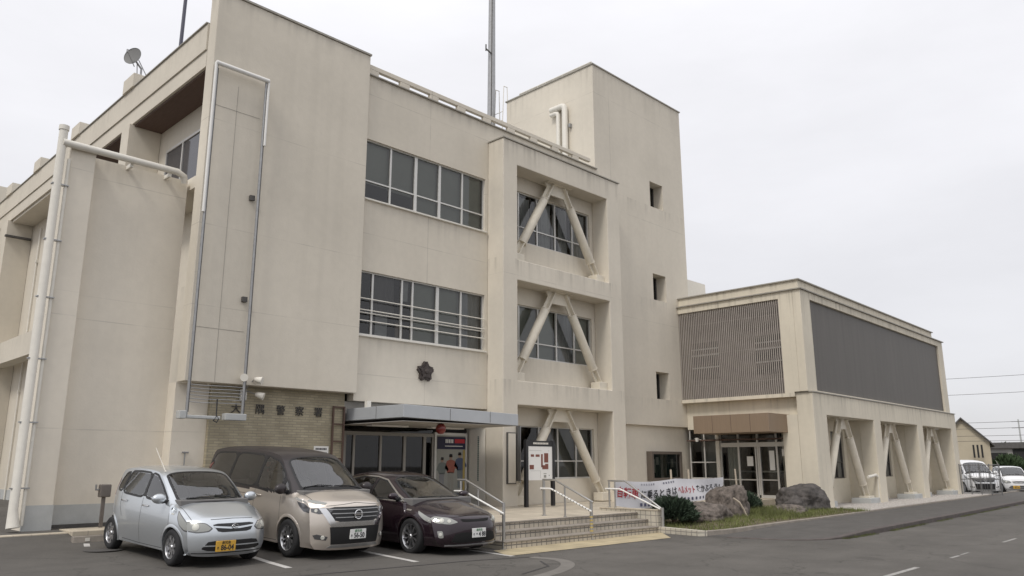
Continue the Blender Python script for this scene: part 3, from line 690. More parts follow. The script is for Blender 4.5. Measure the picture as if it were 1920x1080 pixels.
# ------------------------------------------------------------------ annex
A = empty('annex_building', (27.18, 11.9, RZ), 'two storey cream annex with brown mesh upper front, slatted end and tan door canopy', 'building')
KS = .028
def sh(x, y): return y + KS * (x - 27.18)
def shp(x, y, z): return (x, sh(x, y), z)
def ab(mb, name, m, parent=None, **k): return mb.map(shp).build(name, m, parent or A, **k)
bays = [(28.35, 33.2), (34.0, 38.9), (39.7, 44.5)]
ab(MB().wallxz(27.2, 45.4, -.2, 4.06, 11.9, 12.5, [(a, b, -.2, 3.30) for a, b in bays]), 'braced_front', M['annex'], bevel=.015)
ab(MB().box(27.16, 45.42, 11.86, 12.5, 4.063, 4.10), 'ledge_flashing', M['cap'])
col = MB()
for a, b in ((27.2, 28.33), (33.22, 33.98), (38.92, 39.68), (44.52, 45.38)): col.box(a, b, 12.502, 13.1, -.2, 3.3)
islands(col.map(shp), 'pier', M['annex'], A)
wh = [(30.2, 31.2, 1.0, 2.85), (32.0, 32.9, 1.0, 2.85), (34.6, 35.6, 1.0, 2.85), (36.6, 38.2, 1.0, 2.85), (40.4, 41.4, 1.0, 2.85), (42.2, 43.8, 1.0, 2.85)]
wh = [(28.9, 30.6, 1.0, 2.85), (31.6, 32.9, 1.0, 2.85), (34.6, 36.0, 1.0, 2.85), (36.9, 38.6, 1.0, 2.85), (40.2, 41.6, 1.0, 2.85), (42.6, 44.1, 1.0, 2.85)]
ab(MB().wallxz(27.6, 45.3, -.2, 3.95, 13.1, 13.35, wh).box(28.3, 44.6, 12.52, 13.09, 3.31, 3.9), 'recessed_wall', M['annex'])
for a, b, c, d in wh:
    f = MB()
    for x0 in (a, (a + b) / 2 - .02, b - .04): f.box(x0, x0 + .04, 13.18, 13.25, c, d)
    f.box(a, b, 13.19, 13.24, c, c + .05).box(a, b, 13.19, 13.24, d - .04, d).box(a, b, 13.19, 13.24, 1.62, 1.66)
    fo = ab(f, 'window', M['darkalu'])
    ab(MB().add([(a, 13.22, c), (b, 13.22, c), (b, 13.22, d), (a, 13.22, d)], [(0, 1, 2, 3)]), 'pane', M['glass'], fo)
    ab(MB().add([(a, 13.26, c), (b, 13.26, c), (b, 13.26, d), (a, 13.26, d)], [(0, 1, 2, 3)]), 'blind', M['curtain'], fo)
    ab(MB().add([(a, 13.6, c), (b, 13.6, c), (b, 13.6, d), (a, 13.6, d)], [(0, 1, 2, 3)]), 'room_lining', M['void'], fo)
for (a, b), xc in zip(bays, (30.72, 36.2, 42.2)):
    brace(A, xc, 3.3, xc - 2.15, xc + 1.95, .18, 12.28, .15, sh)
    for xx in (xc - 2.1, xc + 1.95):
        ab(MB().box(xx - .55, xx + .55, 11.95 if xx > xc else 12.1, 12.7, -.2, .26), 'brace_pad', M['greyp'], bevel=.015)
ab(MB().tube([(32.35, 12.05, 1.06), (33.1, 12.0, 1.14), (33.25, 11.98, 1.05), (33.25, 11.98, .1)], .06, 10), 'drain_pipe', M['pale'], smooth=True)
# upper storey: frame round the mesh panel and round the slatted end
ab(MB().wallxz(27.10, 45.05, 4.101, 7.80, 12.0, 12.3, [(27.95, 44.25, 4.16, 7.52)]), 'upper_front', M['annex'], bevel=.012)
ab(MB().box(27.9, 44.3, 12.09, 12.16, 4.12, 7.56), 'mesh_panel', M['mesh'])

upw = MB().box(27.10, 27.62, 12.301, 12.502, 4.101, 7.80).box(27.10, 27.62, 12.503, 12.85, 3.93, 7.80).box(27.10, 27.62, 12.852, 17.19, 7.55, 7.80).box(27.10, 27.62, 12.852, 17.19, 3.93, 4.06)
ab(upw, 'upper_side', M['annex'])
ab(MB().box(27.02, 45.15, 11.93, 17.19, 7.803, 7.845), 'cornice', M['cap'])
ab(MB().box(27.2, 43.7, 12.1, 17.19, 7.847, 8.17).box(27.2, 43.7, 17.2, 22, 3.9, 8.17), 'roof_parapet', M['annex'])
ab(MB().box(27.13, 43.78, 12.03, 17.19, 8.173, 8.215), 'parapet_cap', M['cap'])
sl = MB(); n = 54
for k in range(n):
    y = 12.88 + (17.15 - 12.88) * k / (n - 1)
    sl.box(27.15, 27.178, y - .020, y + .020, 4.06, 7.55)
for z in (4.6, 5.8, 7.0): sl.box(27.182, 27.196, 12.86, 17.18, z, z + .014)
go = sl.build('slat_screen', M['slat'], A)
MB().box(27.95, 28.1, 12.86, 17.18, 4.06, 7.55).build('screened_wall', mat('screened_brown', (.20, .178, .16), .8), A)
for y0, y1 in ((12.95, 14.3), (15.9, 17.1)):
    wo = MB().box(27.92, 27.949, y0, y1, 4.9, 6.4).build('screened_window', M['void'], A)
    b = MB()
    for z in (5.35, 5.85, 6.1): b.box(27.88, 27.915, y0, y1, z, z + .05)
    islands(b, 'window_bar', M['alu'], wo)
# lower side wall with glazed door, canopy and plaque
lw_ = MB().box(27.45, 27.7, 12.502, 12.9, -.2, 3.927).box(27.45, 27.7, 12.902, 17.19, 2.9, 3.927).box(27.45, 27.7, 15.86, 15.98, -.2, 2.9).box(27.45, 27.7, 15.98, 17.19, -.2, 1.0)
lw_.build('side_wall', M['annex'], A)
dr = MB()
for y in (12.9, 13.5, 14.25, 15.03, 15.78): dr.box(27.5, 27.58, y, y + .07, .36, 2.85)
for y in (14.18, 14.34): dr.box(27.48, 27.56, y, y + .05, .36, 2.2)
dr.box(27.495, 27.585, 12.9, 15.85, 2.2, 2.36).box(27.50, 27.58, 12.9, 15.85, 2.8, 2.88).box(27.50, 27.57, 13.5, 15.85, .36, .46).box(27.505, 27.565, 13.5, 15.8, .98, 1.02)
do_ = dr.build('entrance_door', M['alu'], A)
MB().add([(27.54, 12.9, .36), (27.54, 15.85, .36), (27.54, 15.85, 2.85), (27.54, 12.9, 2.85)], [(3, 2, 1, 0)]).build('pane', M['glass'], do_)
MB().box(30.5, 30.6, 13.6, 17.3, .3, 3).box(27.7, 30.5, 17.15, 17.3, .3, 3).box(27.7, 30.5, 13.6, 17.3, 2.9, 2.95).box(27.7, 30.5, 13.6, 17.3, .25, .3).build('lobby_lining', M['void'], do_)
lf = MB()
for k in range(4): lf.box(28.4, 28.45, 12.95 + k * .22, 13.0 + k * .22, .36, 1.3)
lf.box(28.38, 28.46, 12.9, 15.8, 1.26, 1.32).build('lobby_railing', M['alu'], do_)
MB().box(27.75, 28.0, 13.0, 13.4, .36, 1.95).build('vending_machine', mat('navy_panel', (.02, .02, .05), .4), do_)
pn = MB().box(27.53, 27.535, 14.5, 14.75, 1.5, 1.85).box(27.53, 27.535, 13.65, 13.85, 1.35, 2.05).box(27.53, 27.535, 13.05, 13.35, 1.85, 2.1)
pn.build('paper_notice', M['white'], do_)
cu = MB(); vs = []
for i in range(25): y = 15.1 + .55 * i / 24; vs += [(27.7 + .04 * math.sin(i * 1.1), y, .5), (27.72 + .04 * math.sin(i * 1.1), y, 2.2)]
cu.add(vs, [(2 * i, 2 * i + 1, 2 * i + 3, 2 * i + 2) for i in range(24)]).build('curtain', M['blind'], do_, smooth='all')
wn = MB()
for y in (15.98, 16.5, 17.13): wn.box(27.5, 27.57, y, y + .05, 1.0, 2.9)
wn.box(27.505, 27.565, 15.98, 17.18, 1.0, 1.06).box(27.505, 27.565, 15.98, 17.18, 1.62, 1.66)
wo = wn.build('window', M['alu'], A)
MB().add([(27.53, 15.98, 1.0), (27.53, 17.18, 1.0), (27.53, 17.18, 2.9), (27.53, 15.98, 2.9)], [(3, 2, 1, 0)]).build('pane', M['glass'], wo)
MB().box(27.75, 27.8, 16.05, 16.8, 1.0, 2.8).build('grey_panel', M['greyhouse'], wo)  # flat grey sheet close behind the glass
MB().box(27.4, 27.46, 15.82, 15.95, .36, 2.62).build('door_post', M['pale'], A)
ca = MB().box(25.78, 27.448, 12.9, 15.9, 2.67, 3.32).build('door_canopy', M['tan'], A, bevel=.01)
cj = MB()
for y in (13.6, 14.35, 15.1): cj.box(25.776, 25.782, y, y + .012, 2.68, 3.31)
islands(cj, 'panel_joint', M['brown'], ca)
MB().box(26.2, 27.44, 12.9, 17.18, 2.45, 2.5).map(lambda x, y, z: (x + 1.1, y, z)).build('transom_panel', M['brown'], A)
pq = empty('wall_plaque', (27.44, 12.7, 1.63), 'brown metal plaque with rows of small dark lettering beside the annex door', 'plaque')
MB().box(27.418, 27.448, 12.5, 12.88, 1.63, 2.02).build('panel', mat('plaque_metal', (.16, .125, .105), .5, .3), pq, bevel=.004)
lt = MB(); rg = random.Random(5)
for r_, (a, b) in enumerate(((12.53, 12.84), (12.53, 12.70), (12.53, 12.72))):
    y = a
    while y < b: w_ = rg.uniform(.012, .022); lt.box(27.415, 27.418, y, y + w_, 1.90 - r_ * .1, 1.935 - r_ * .1); y += w_ + .012
lt.build('lettering', M['ink'], pq)
lp = empty('flood_lamp', (27.3, 16.62, 2.42), 'small white flood lamp on an arm by the annex window', 'lamp')
MB().tube([(27.45, 16.62, 2.5), (27.2, 16.62, 2.5)], .02, 8).build('arm', M['white'], lp)
MB().lathe([(0, -.08), (.05, -.08), (.09, .06), (0, .07)], (27.15, 16.62, 2.5), n=14).build('lamp_head', M['white'], lp, smooth=True)

# ------------------------------------------------------------------ things on and before the walls
nb = empty('notice_board', (25.8, 17.25, .97), 'bronze framed glazed notice case with green backing and papers on the tower wall', 'notice board')
nf = MB().wallxz(24.78, 26.82, .97, 2.04, 17.12, 17.30, [(24.9, 26.7, 1.07, 1.94)]).box(24.78, 26.82, 17.302, 17.358, .97, 2.04)
nf.build('case', mat('bronze_frame', (.20, .17, .145), .45, .4), nb)
MB().add([(24.9, 17.29, 1.07), (26.7, 17.29, 1.07), (26.7, 17.29, 1.94), (24.9, 17.29, 1.94)], [(0, 1, 2, 3)]).build('back_panel', mat('green_felt', (.035, .075, .06), .9), nb)
pp = MB()
for x, z, w_, h in ((26.25, 1.45, .17, .32), (25.0, 1.25, .2, .5), (25.25, 1.55, .18, .28)): pp.box(x, x + w_, 17.27, 17.28, z, z + h)
pp.build('paper', mat('faded_paper', (.42, .46, .40), .8), nb)
MB().add([(24.9, 17.17, 1.07), (26.7, 17.17, 1.07), (26.7, 17.17, 1.94), (24.9, 17.17, 1.94)], [(0, 1, 2, 3)]).build('glass_door', M['dglass'], nb)
# site map sign
ms = empty('site_map_sign', (17.2, 15.8, .39), 'standing site map sign with black posts, white panel and red brown building blocks', 'sign')
for x in (16.58, 17.72): MB().box(x, x + .1, 15.77, 15.87, .39, 2.27).build('post', M['black'], ms, bevel=.006)
MB().box(16.68, 17.72, 15.79, 15.85, 1.13, 2.09).build('panel', M['white'], ms)
MB().box(16.68, 17.72, 15.785, 15.855, 2.092, 2.25).build('header', M['black'], ms)
hl = MB(); x = 16.9; rg = random.Random(2)
while x < 17.5: hl.box(x, x + .035, 15.782, 15.785, 2.15, 2.2).box(x + .04, x + .05, 15.782, 15.785, 2.145, 2.205); x += .066
hl.build('lettering', M['pale'], ms)
mp2 = MB(); f = lambda a, b, c, d: mp2.box(16.68 + a * 1.04, 16.68 + b * 1.04, 15.786, 15.79, 2.09 - d * .96, 2.09 - c * .96)
f(.11, .24, .24, .31); f(.31, .47, .24, .31); f(.06, .23, .55, .68); f(.53, .60, .23, .62); f(.66, .83, .20, .48); f(.58, .83, .56, .68); f(.70, .83, .52, .56)
mp2.build('map_block', M['brownink'], ms)
ml_ = MB()
for a, b, c, d in ((.05, .55, .12, .125), (.1, .5, .72, .725), (.5, .505, .72, .95), (.63, .75, .80, .82), (.64, .74, .85, .93), (.85, .88, .85, .88), (.85, .87, .12, .14)): ml_.box(16.68 + a * 1.04, 16.68 + b * 1.04, 15.787, 15.79, 2.09 - d * .96, 2.09 - c * .96)
ml_.build('map_line', mat('grey_ink', (.3, .3, .27), .8), ms)
# entrance: poster board, vertical name boards, red lamp, wall ladder, notices
po = empty('poster_board', (15.6, 18.0, .5), 'large framed recruitment style poster with dark header at the back of the entrance recess', 'poster')
MB().box(15.02, 16.3, 17.98, 18.06, .55, 2.5).build('frame', M['alu'], po)
MB().box(15.1, 16.22, 17.972, 17.98, .62, 2.42).build('sheet', mat('poster_paper', (.30, .30, .27), .6), po)
MB().box(15.1, 16.22, 17.966, 17.972, 2.02, 2.38).build('header', mat('navy_ink', (.02, .02, .05), .6), po)
MB().box(15.78, 16.18, 17.962, 17.966, 2.2, 2.32).build('red_block', M['redink'], po)
hh = MB()
for k in range(5): hh.box(15.42 + k * .065, 15.46 + k * .065, 17.962, 17.966, 2.2, 2.31)
hh.box(15.4, 16.1, 17.962, 17.966, 2.1, 2.12).build('lettering', M['white'], po)
def fig(x, z0, h, shirt, legs, lean=0.):
    def pc(P, m):
        MB().prism([(x + a * h + lean * b * h, 17.971, z0 + b * h) for a, b in P][::-1], (0, -.004, 0), 0).build('printed_figure', mat('print_ink', m, .7), po)
    pc([(-.09, 0), (-.02, 0), (0, .4), (.03, 0), (.10, .01), (.10, .5), (-.10, .5)], legs)
    pc([(-.11, .48), (.12, .48), (.16, .62), (.24, .56), (.27, .62), (.14, .80), (.05, .83), (-.05, .83), (-.14, .79), (-.22, .60), (-.15, .57)], shirt)
    pc([(.055 * math.cos(k * .7), .89 + .07 * math.sin(k * .7)) for k in range(9)], (.30, .22, .17))
    pc([(-.06, .90), (.06, .90), (.05, .98), (-.045, .985)], (.03, .03, .035))
fig(15.28, .85, .95, (.16, .18, .17), (.22, .22, .23), .03)
fig(16.02, .90, 1.05, (.08, .10, .16), (.17, .19, .20), -.03)
fig(15.64, .80, 1.10, (.30, .10, .07), (.28, .27, .24))
MB().box(15.3, 16.0, 17.967, 17.971, .66, .76).build('caption_strip', mat('grey_print', (.13, .14, .15), .7), po)
MB().box(16.12, 16.2, 17.967, 17.972, .64, 2.0).build('yellow_strip', mat('mustard_print', (.40, .30, .10), .7), po)
vb = empty('name_board', (16.36, 17.6, .6), 'tall pale vertical name board with thin green lettering on the recess side wall', 'sign')
MB().box(16.355, 16.369, 17.25, 17.95, .55, 2.6).build('panel', M['pale'], vb)
vt = MB()
for k in range(24): vt.box(16.35, 16.355, 17.52, 17.57, 1.1 + k * .055, 1.14 + k * .055)
vt.build('lettering', mat('teal_ink', (.05, .12, .12), .7), vb)
vb = empty('name_board', (16.65, 16.46, 1.0), 'blank cream vertical board in a dark frame on the front of the column', 'sign')
MB().box(16.5, 16.86, 16.44, 16.498, 1.02, 2.5).build('frame', M['trim'], vb)
MB().box(16.53, 16.83, 16.433, 16.44, 1.05, 2.47).build('panel', M['wall'], vb)
cd = empty('conduit', (17.05, 16.5, .9), 'dark narrow conduit running down the column edge beside the blank board', 'pipe')
MB().box(16.9, 17.0, 16.42, 16.49, 1.1, 2.7).build('duct', M['darkalu'], cd); MB().tube([(17.03, 16.44, 1.05), (17.03, 16.44, 2.7)], .018, 8).build('pipe', M['steel'], cd)
rl = empty('red_lamp', (13.05, 15.4, 2.42), 'round dark red police lamp hanging under the canopy edge', 'lamp')
MB().lathe([(0, -.14), (.07, -.13), (.125, -.06), (.13, .02), (.10, .09), (.06, .12)], (13.05, 15.4, 2.47), n=20).build('globe', M['red'], rl, smooth=True)
MB().lathe([(.06, .0), (.065, .03), (.03, .05), (.03, .07)], (13.05, 15.4, 2.585), n=14).build('collar', M['trim'], rl, smooth=True)
ld = empty('wall_ladder', (11.3, 17.37, 1.0), 'rusty brown steel ladder fixed upright on the buff brick wall', 'ladder')
for x in (11.12, 11.44): MB().box(x - .02, x + .02, 17.33, 17.37, .4, 3.04).build('stile', M['brown'], ld)
for k in range(6): MB().box(11.14, 11.42, 17.34, 17.36, .85 + k * .43, .885 + k * .43).build('rung', M['brown'], ld)
tn = empty('wall_notice', (10.83, 17.38, 1.5), 'white printed notice board on the buff brick wall above the beige minivan', 'sign')
MB().box(10.63, 11.04, 17.37, 17.398, 1.5, 2.03).build('panel', M['white'], tn)
nl = MB(); rg = random.Random(9)
for r_ in range(4):
    x = 10.67
    while x < 10.98: w_ = rg.uniform(.02, .04); nl.box(x, x + w_, 17.367, 17.37, 1.94 - r_ * .1, 1.985 - r_ * .1); x += w_ + .012
nl.build('lettering', M['ink'], tn)
sc = empty('security_light', (8.7, 17.0, 3.2), 'cluster of twin grey flood lights with a white box under the slab edge', 'lamp')
MB().box(8.58, 8.72, 17.3, 17.39, 3.05, 3.3).build('junction_box', M['white'], sc, bevel=.01)
for p, d in (((8.72, 17.0, 3.52), (.5, -.6, -.15)), ((8.5, 17.0, 3.55), (-.4, -.6, -.1)), ((8.88, 17.2, 3.2), (.6, -.5, -.25))):
    p = Vector(p); d = Vector(d).normalized() * .2
    MB().tube([p, p + d * .3, p + d], [.04, .065, .09], 14).build('lamp_head', M['pale'], sc, smooth=True)
    MB().tube([(8.65, 17.3, 3.28), p], .014, 6).build('arm', M['steel'], sc)
sp = empty('standpipe', (5.9, 17.3, .36), 'small grey brown metal standpipe box on a post behind the silver hatchback', 'standpipe')
MB().box(5.79, 5.85, 17.3, 17.36, .36, .95).build('post', M['pipe'], sp); MB().box(5.72, 5.93, 17.25, 17.4, .95, 1.2).build('cabinet', M['pipe'], sp, bevel=.02)
MB().tube([(5.72, 17.3, 1.1), (5.64, 17.28, 1.1), (5.64, 17.28, 1.2)], .02, 8).build('spout', M['steel'], sp, smooth=True)
wp = empty('wall_tap', (7.5, 17.4, .4), 'thin standing tap pipe on the white wall left of the brick panel', 'pipe')
MB().tube([(7.45, 17.46, .4), (7.45, 17.46, 1.85)], .015, 8).build('pipe', M['steel'], wp); MB().tube([(7.38, 17.44, 1.85), (7.52, 17.44, 1.85)], .02, 8).build('valve', M['steel'], wp)
ws = empty('wheel_stop', (6.1, 16.3, g(6.1, 16.3)), 'low grey concrete wheel stop on the asphalt behind the silver hatchback', 'wheel stop')
z0 = g(6, 16.2); MB().prism([(5.0, 16.2, z0 - .02), (5.0, 16.36, z0 - .02), (5.0, 16.33, z0 + .11), (5.0, 16.23, z0 + .11)], (1.1, 0, 0), 0).build('block', M['kerbl'], ws, bevel=.01)
MB().box(5.2, 5.28, 16.195, 16.2, z0 + .02, z0 + .08).build('reflector', M['pale'], ws)

# roof things
mt = empty('antenna_mast', (21.58, 22.5, 12.15), 'tall tapering grey steel antenna mast on the roof beside the stair tower', 'mast')
MB().tube([(21.58, 22.5, 12.15), (21.62, 22.5, 34)], [.20, .085], 12).build('pole', M['steel'], mt)
MB().tube([(21.42, 22.36, 12.2), (21.48, 22.38, 19), (21.55, 22.42, 34)], .022, 6).build('cable', M['trim'], mt)
MB().tube([(21.6, 22.4, 19.05), (21.15, 22.4, 19.2)], .035, 6).tube([(21.15, 22.4, 19.1), (21.15, 22.4, 19.4)], .03, 6).build('bracket', M['trim'], mt)
la = empty('roof_ladder', (22.1, 22.3, 15.9), 'thin pale hooped ladder rails rising behind the mast at the tower roof', 'ladder')
for yy in (22.1, 22.6): MB().tube([(21.85, yy, 15.4), (21.95, yy, 17.6), (22.15, yy, 17.62), (22.2, yy, 16.2)], .02, 6).build('hoop_rail', M['pale'], la, smooth=True)
for z in (15.6, 16.0, 16.4): MB().tube([(21.88, 22.1, z), (21.88, 22.6, z)], .014, 6).build('rung', M['pale'], la)
am = empty('whip_antenna', (7.98, 21.5, 12.15), 'dark thin pole antenna on the roof left of the tall front slab', 'antenna')
MB().tube([(7.97, 21.5, 12.15), (7.99, 21.5, 15.5), (8.0, 21.5, 22)], [.055, .05, .035], 10).build('pole', mat('navy_pole', (.07, .07, .10), .4), am, smooth=True)
MB().lathe([(.14, 0), (.14, .03), (.06, .06)], (7.97, 21.5, 12.15), n=14).build('base', M['steel'], am)
sd_ = empty('satellite_dish', (7.3, 22.45, 12.62), 'round grey satellite dish on a concrete column stub at the roof edge', 'satellite dish')
dm_ = MB(); prof = [(r_, .32 * r_ * r_) for r_ in (0, .07, .14, .2, .25)] + [(.255, .034), (.25, .016), (.14, -.004), (0, -.012)]
dm_.lathe(prof, (0, 0, 0), n=30)
rot = Vector((0, 0, 1)).rotation_difference(Vector((-.80, -.55, .12)).normalized()).to_matrix()
dm_.map(lambda x, y, z: tuple(rot @ Vector((x * 1.08, y * 1.08, z)) + Vector((7.05, 22.55, 13.28))))
dm_.build('dish', mat('dish_grey', (.15, .15, .145), .5), sd_, smooth=True)
fd = Vector((-.80, -.55, .12)).normalized() * .26 + Vector((7.05, 22.55, 13.28))
MB().tube([(7.1, 22.5, 12.95), fd], .014, 6).tube([fd + Vector((0, 0, -.03)), fd + Vector((0, 0, .05))], .03, 8).build('feed_arm', M['steel'], sd_)
MB().tube([(7.08, 22.58, 13.25), (7.3, 22.5, 12.95), (7.3, 22.5, 12.62)], .03, 8).tube([(7.3, 22.75, 12.62), (7.2, 22.6, 13.1)], .014, 6).tube([(7.5, 22.4, 12.62), (7.2, 22.5, 13.2)], .014, 6).build('mount', M['steel'], sd_)

# ------------------------------------------------------------------ banner, stakes, rocks, planting
bn = empty('banner', (19.7, 13.0, .1), 'long white cloth banner with red and black brush lettering tied behind the rocks', 'banner')
def bpt(u, v):
    """u 0..1 along, v 0..1 up; slack cloth"""
    x = 17.15 + 5.55 * u; y = 13.06 - .02 * u + .03 * math.sin(u * 23) * (1 - .5 * v) + .05 * math.sin(u * 7 + v * 3) * (.4 + .6 * (1 - v))
    ztop = 1.17 - .07 * math.sin(min(u / .52, 1) * math.pi) - .03 * math.sin(max(u - .52, 0) / .48 * math.pi)
    return Vector((x, y, ztop - (1 - v) * (.66 + .06 * math.sin(u * 5))))
cb_ = MB(); nu, nv = 110, 14
cb_.add([bpt(i / nu, j / nv) for j in range(nv + 1) for i in range(nu + 1)], [(j * (nu + 1) + i, j * (nu + 1) + i + 1, (j + 1) * (nu + 1) + i + 1, (j + 1) * (nu + 1) + i) for j in range(nv) for i in range(nu)])
cb_.build('cloth', M['cloth'], bn, smooth='all')
def banner_text(body, u0, u1, v0, size, m, name='lettering', bold=.006):
    vs, fs = textmesh(body, 1, 0, align='LEFT', bold=bold)
    w_ = max(v[0] for v in vs); mb = MB()
    bm = bmesh.new(); q = [bm.verts.new(v) for v in vs]
    for f in fs:
        try: bm.faces.new([q[i] for i in f])
        except ValueError: pass
    bmesh.ops.triangulate(bm, faces=bm.faces)
    bmesh.ops.subdivide_edges(bm, edges=[e for e in bm.edges if e.calc_length() > .25], cuts=1)
    bm.verts.index_update()
    mb.add([bpt(u0 + (u1 - u0) * v.co.x / w_, v0 + v.co.y * size / .66) + Vector((0, -.012, 0)) for v in bm.verts], [tuple(x.index for x in f.verts) for f in bm.faces])
    bm.free(); return mb.build(name, m, bn)
banner_text('自転車', .02, .185, .52, .29, M['redink'], bold=.018)
banner_text('に乗るときは', .20, .515, .50, .23, M['ink'], bold=.018)
banner_text('ヘルメット', .53, .70, .51, .24, M['redink'], bold=.018)
banner_text('をかぶろう!', .71, .965, .52, .25, M['ink'], bold=.018)
rg = random.Random(4); sm_ = MB()
for u in [.2 + .022 * k for k in range(14)]:
    if rg.random() < .7:
        for v0 in (.86, .885, .91): a, b = bpt(u, v0), bpt(u + .012, v0 + .012); sm_.add([(a.x, a.y - .01, a.z), (b.x, b.y - .01, a.z), (b.x, b.y - .01, b.z), (a.x, a.y - .01, b.z)], [(0, 1, 2, 3)])
for u in [.2 + .035 * k for k in range(20)]:
    a, b = bpt(u, .08), bpt(u + .018, .2); sm_.add([(a.x, a.y - .012, a.z), (b.x, b.y - .012, a.z), (b.x, b.y - .012, b.z), (a.x, a.y - .012, b.z)], [(0, 1, 2, 3)])
islands(sm_, 'small_lettering', mat('blue_grey_ink', (.10, .10, .16), .8), bn)
def stake(x, y, z0, z1, lean, label):
    o = empty('wooden_stake', (x, y, z0), label, 'stake', 'stakes in the planting bed')
    MB().tube([(x, y, z0), (x + lean, y, z1)], .03, 6).build('pole', M['stick'], o)
stake(20.1, 13.22, .1, 1.42, -.03, 'pale wooden stake poking above the middle of the banner')
stake(21.05, 13.22, .1, 1.42, -.03, 'pale wooden stake poking above the banner towards the annex door')
stake(23.55, 13.0, .1, 1.42, -.12, 'long leaning pale stake before the annex glass doors')
def rock(name, c, r_, seed, label, m, flat=.8, twist=0, parts=()):
    bm = bmesh.new(); bmesh.ops.create_icosphere(bm, subdivisions=5, radius=1)
    for v in bm.verts:
        p = v.co.copy(); d = p.normalized()
        k = 1 + .30 * noise.noise(d * 1.3 + Vector((seed, 0, 0))) + .07 * noise.noise(d * 2.6 + Vector((0, seed, 0))) + .045 * noise.noise(d * 7 + Vector((0, 0, seed))) + .03 * noise.noise(d * 17) + .018 * noise.noise(d * 38)
        cells = noise.voronoi(d * 1.5 + Vector((seed, seed, 0)))[0]; k -= .05 * max(0, 1 - (cells[1] - cells[0]) / .15)
        p = d * k; s_ = [max(abs(d[i]), .001) for i in range(3)]
        sq = (s_[0] ** 3 + s_[1] ** 3 + s_[2] ** 3) ** (-1 / 3); p *= .55 + .45 * sq
        p.x += twist * p.z
        v.co = Vector((p.x * r_[0], p.y * r_[1], max(p.z * r_[2], -.35 * r_[2])))
    me = bpy.data.meshes.new(name); bm.to_mesh(me); bm.free(); me.materials.append(m)
    me.polygons.foreach_set('use_smooth', [True] * len(me.polygons))
    o = bpy.data.objects.new(name, me); COL.objects.link(o); o.location = c
    return tag(o, label, 'rock', 'garden rocks in the planting bed')
r1 = rock('rock', (21.08, 12.0, .24), (.62, .55, .78), 2.3, 'tall grey brown rock with a pale root, at the right end of the banner', M['rock'], twist=.12)
MB().tube([(-.40, -.42, .40), (-.28, -.53, .28), (-.14, -.57, .10), (-.06, -.60, -.08), (-.02, -.62, -.2)], [.022, .03, .024, .03, .022], 7).build('root', M['stick'], r1, local=True, smooth=True)
rock('rock', (19.55, 11.85, .16), (.95, .55, .38), 4.1, 'low brown mottled rock under the middle of the banner', M['rock'], twist=-.1)
rock('rock', (25.65, 11.9, .32), (1.15, .72, .56), 5.1, 'large dark rounded boulder before the annex corner', M['rock2'], twist=.05)
rock('rock', (23.9, 11.5, .08), (.75, .5, .27), 8.7, 'low brown rock lying beside the large dark boulder', M['rock'])
def foliage(name, c, r_, n, size, m, label, cat, group, up=.5, stem=True, seed=1):
    rg = random.Random(seed); mb = MB()
    for _ in range(n):
        a = rg.uniform(0, 2 * math.pi); t = rg.uniform(-.35, 1); q = math.sqrt(max(0, 1 - t * t)); rr = rg.uniform(.25, 1) ** .45
        rr *= 1 + .28 * noise.noise(Vector((math.cos(a) * 1.7, math.sin(a) * 1.7, t * 2.2 + seed)))
        p = Vector((c[0] + math.cos(a) * q * r_[0] * rr, c[1] + math.sin(a) * q * r_[1] * rr, c[2] + t * r_[2] * rr))
        if p.z < c[2] - r_[2] * .5: continue
        d = Vector((math.cos(a) * q + rg.uniform(-.6, .6), math.sin(a) * q + rg.uniform(-.6, .6), t * .6 + up + rg.uniform(-.3, .5))).normalized()
        s_ = d.cross(Vector((rg.uniform(-1, 1), rg.uniform(-1, 1), rg.uniform(-1, 1)))).normalized() * size * .28; L = size * rg.uniform(.6, 1.4)
        mb.add([p - s_, p + s_, p + d * L + s_ * .2, p + d * L - s_ * .2], [(0, 1, 2, 3)])
    o = empty(name, (c[0], c[1], c[2] - r_[2] * .5), label, cat, group)
    mb.build('foliage', m, o, weld=False)
    if stem:
        s_ = MB(); rg = random.Random(seed + 1)
        for k in range(6): s_.tube([(c[0], c[1], c[2] - r_[2] * .55), (c[0] + rg.uniform(-.5, .5) * r_[0], c[1] + rg.uniform(-.5, .5) * r_[1], c[2] + r_[2] * .3)], [.03, .01], 5)
        s_.build('stem', M['brown'], o)
    return o
foliage('shrub', (18.15, 11.95, .30), (.62, .55, .40), 4600, .10, M['leaf'], 'dark green low shrub between the tiled cheek wall and the rock', 'shrub', 'shrubs in the planting bed', seed=3)
foliage('shrub', (23.0, 12.6, .30), (.75, .5, .36), 3600, .11, M['leaf'], 'small spiky dark shrub before the annex doors', 'shrub', 'shrubs in the planting bed', seed=8, up=.9)
gr = MB(); rg = random.Random(11)
for _ in range(17000):
    x = rg.uniform(17.05, 27.2); y = rg.uniform(10.25, 12.9)
    dens = .35 + .9 * noise.noise(Vector((x * .9, y * 1.1, 0)))
    if 21.3 < x < 24.2 and y > 10.5: dens += .6
    if rg.random() > dens + .25: continue
    if x > 26 and y > 11.2: continue
    h = rg.uniform(.04, .13) * (1.9 if 21.5 < x < 24.5 and 11 < y < 12.3 else 1); a = rg.uniform(0, 6.3); w_ = .008
    z = zbed(x, y); dx, dy = math.cos(a) * w_, math.sin(a) * w_; lx, ly = rg.uniform(-.6, .6) * h, rg.uniform(-.6, .6) * h
    gr.add([(x - dx, y - dy, z), (x + dx, y + dy, z), (x + lx, y + ly, z + h)], [(0, 1, 2)])
tag(gr.build('grass', M['grass'], weld=False), 'short yellow green grass and weeds growing round the rocks in the bed', 'grass', kind='stuff')

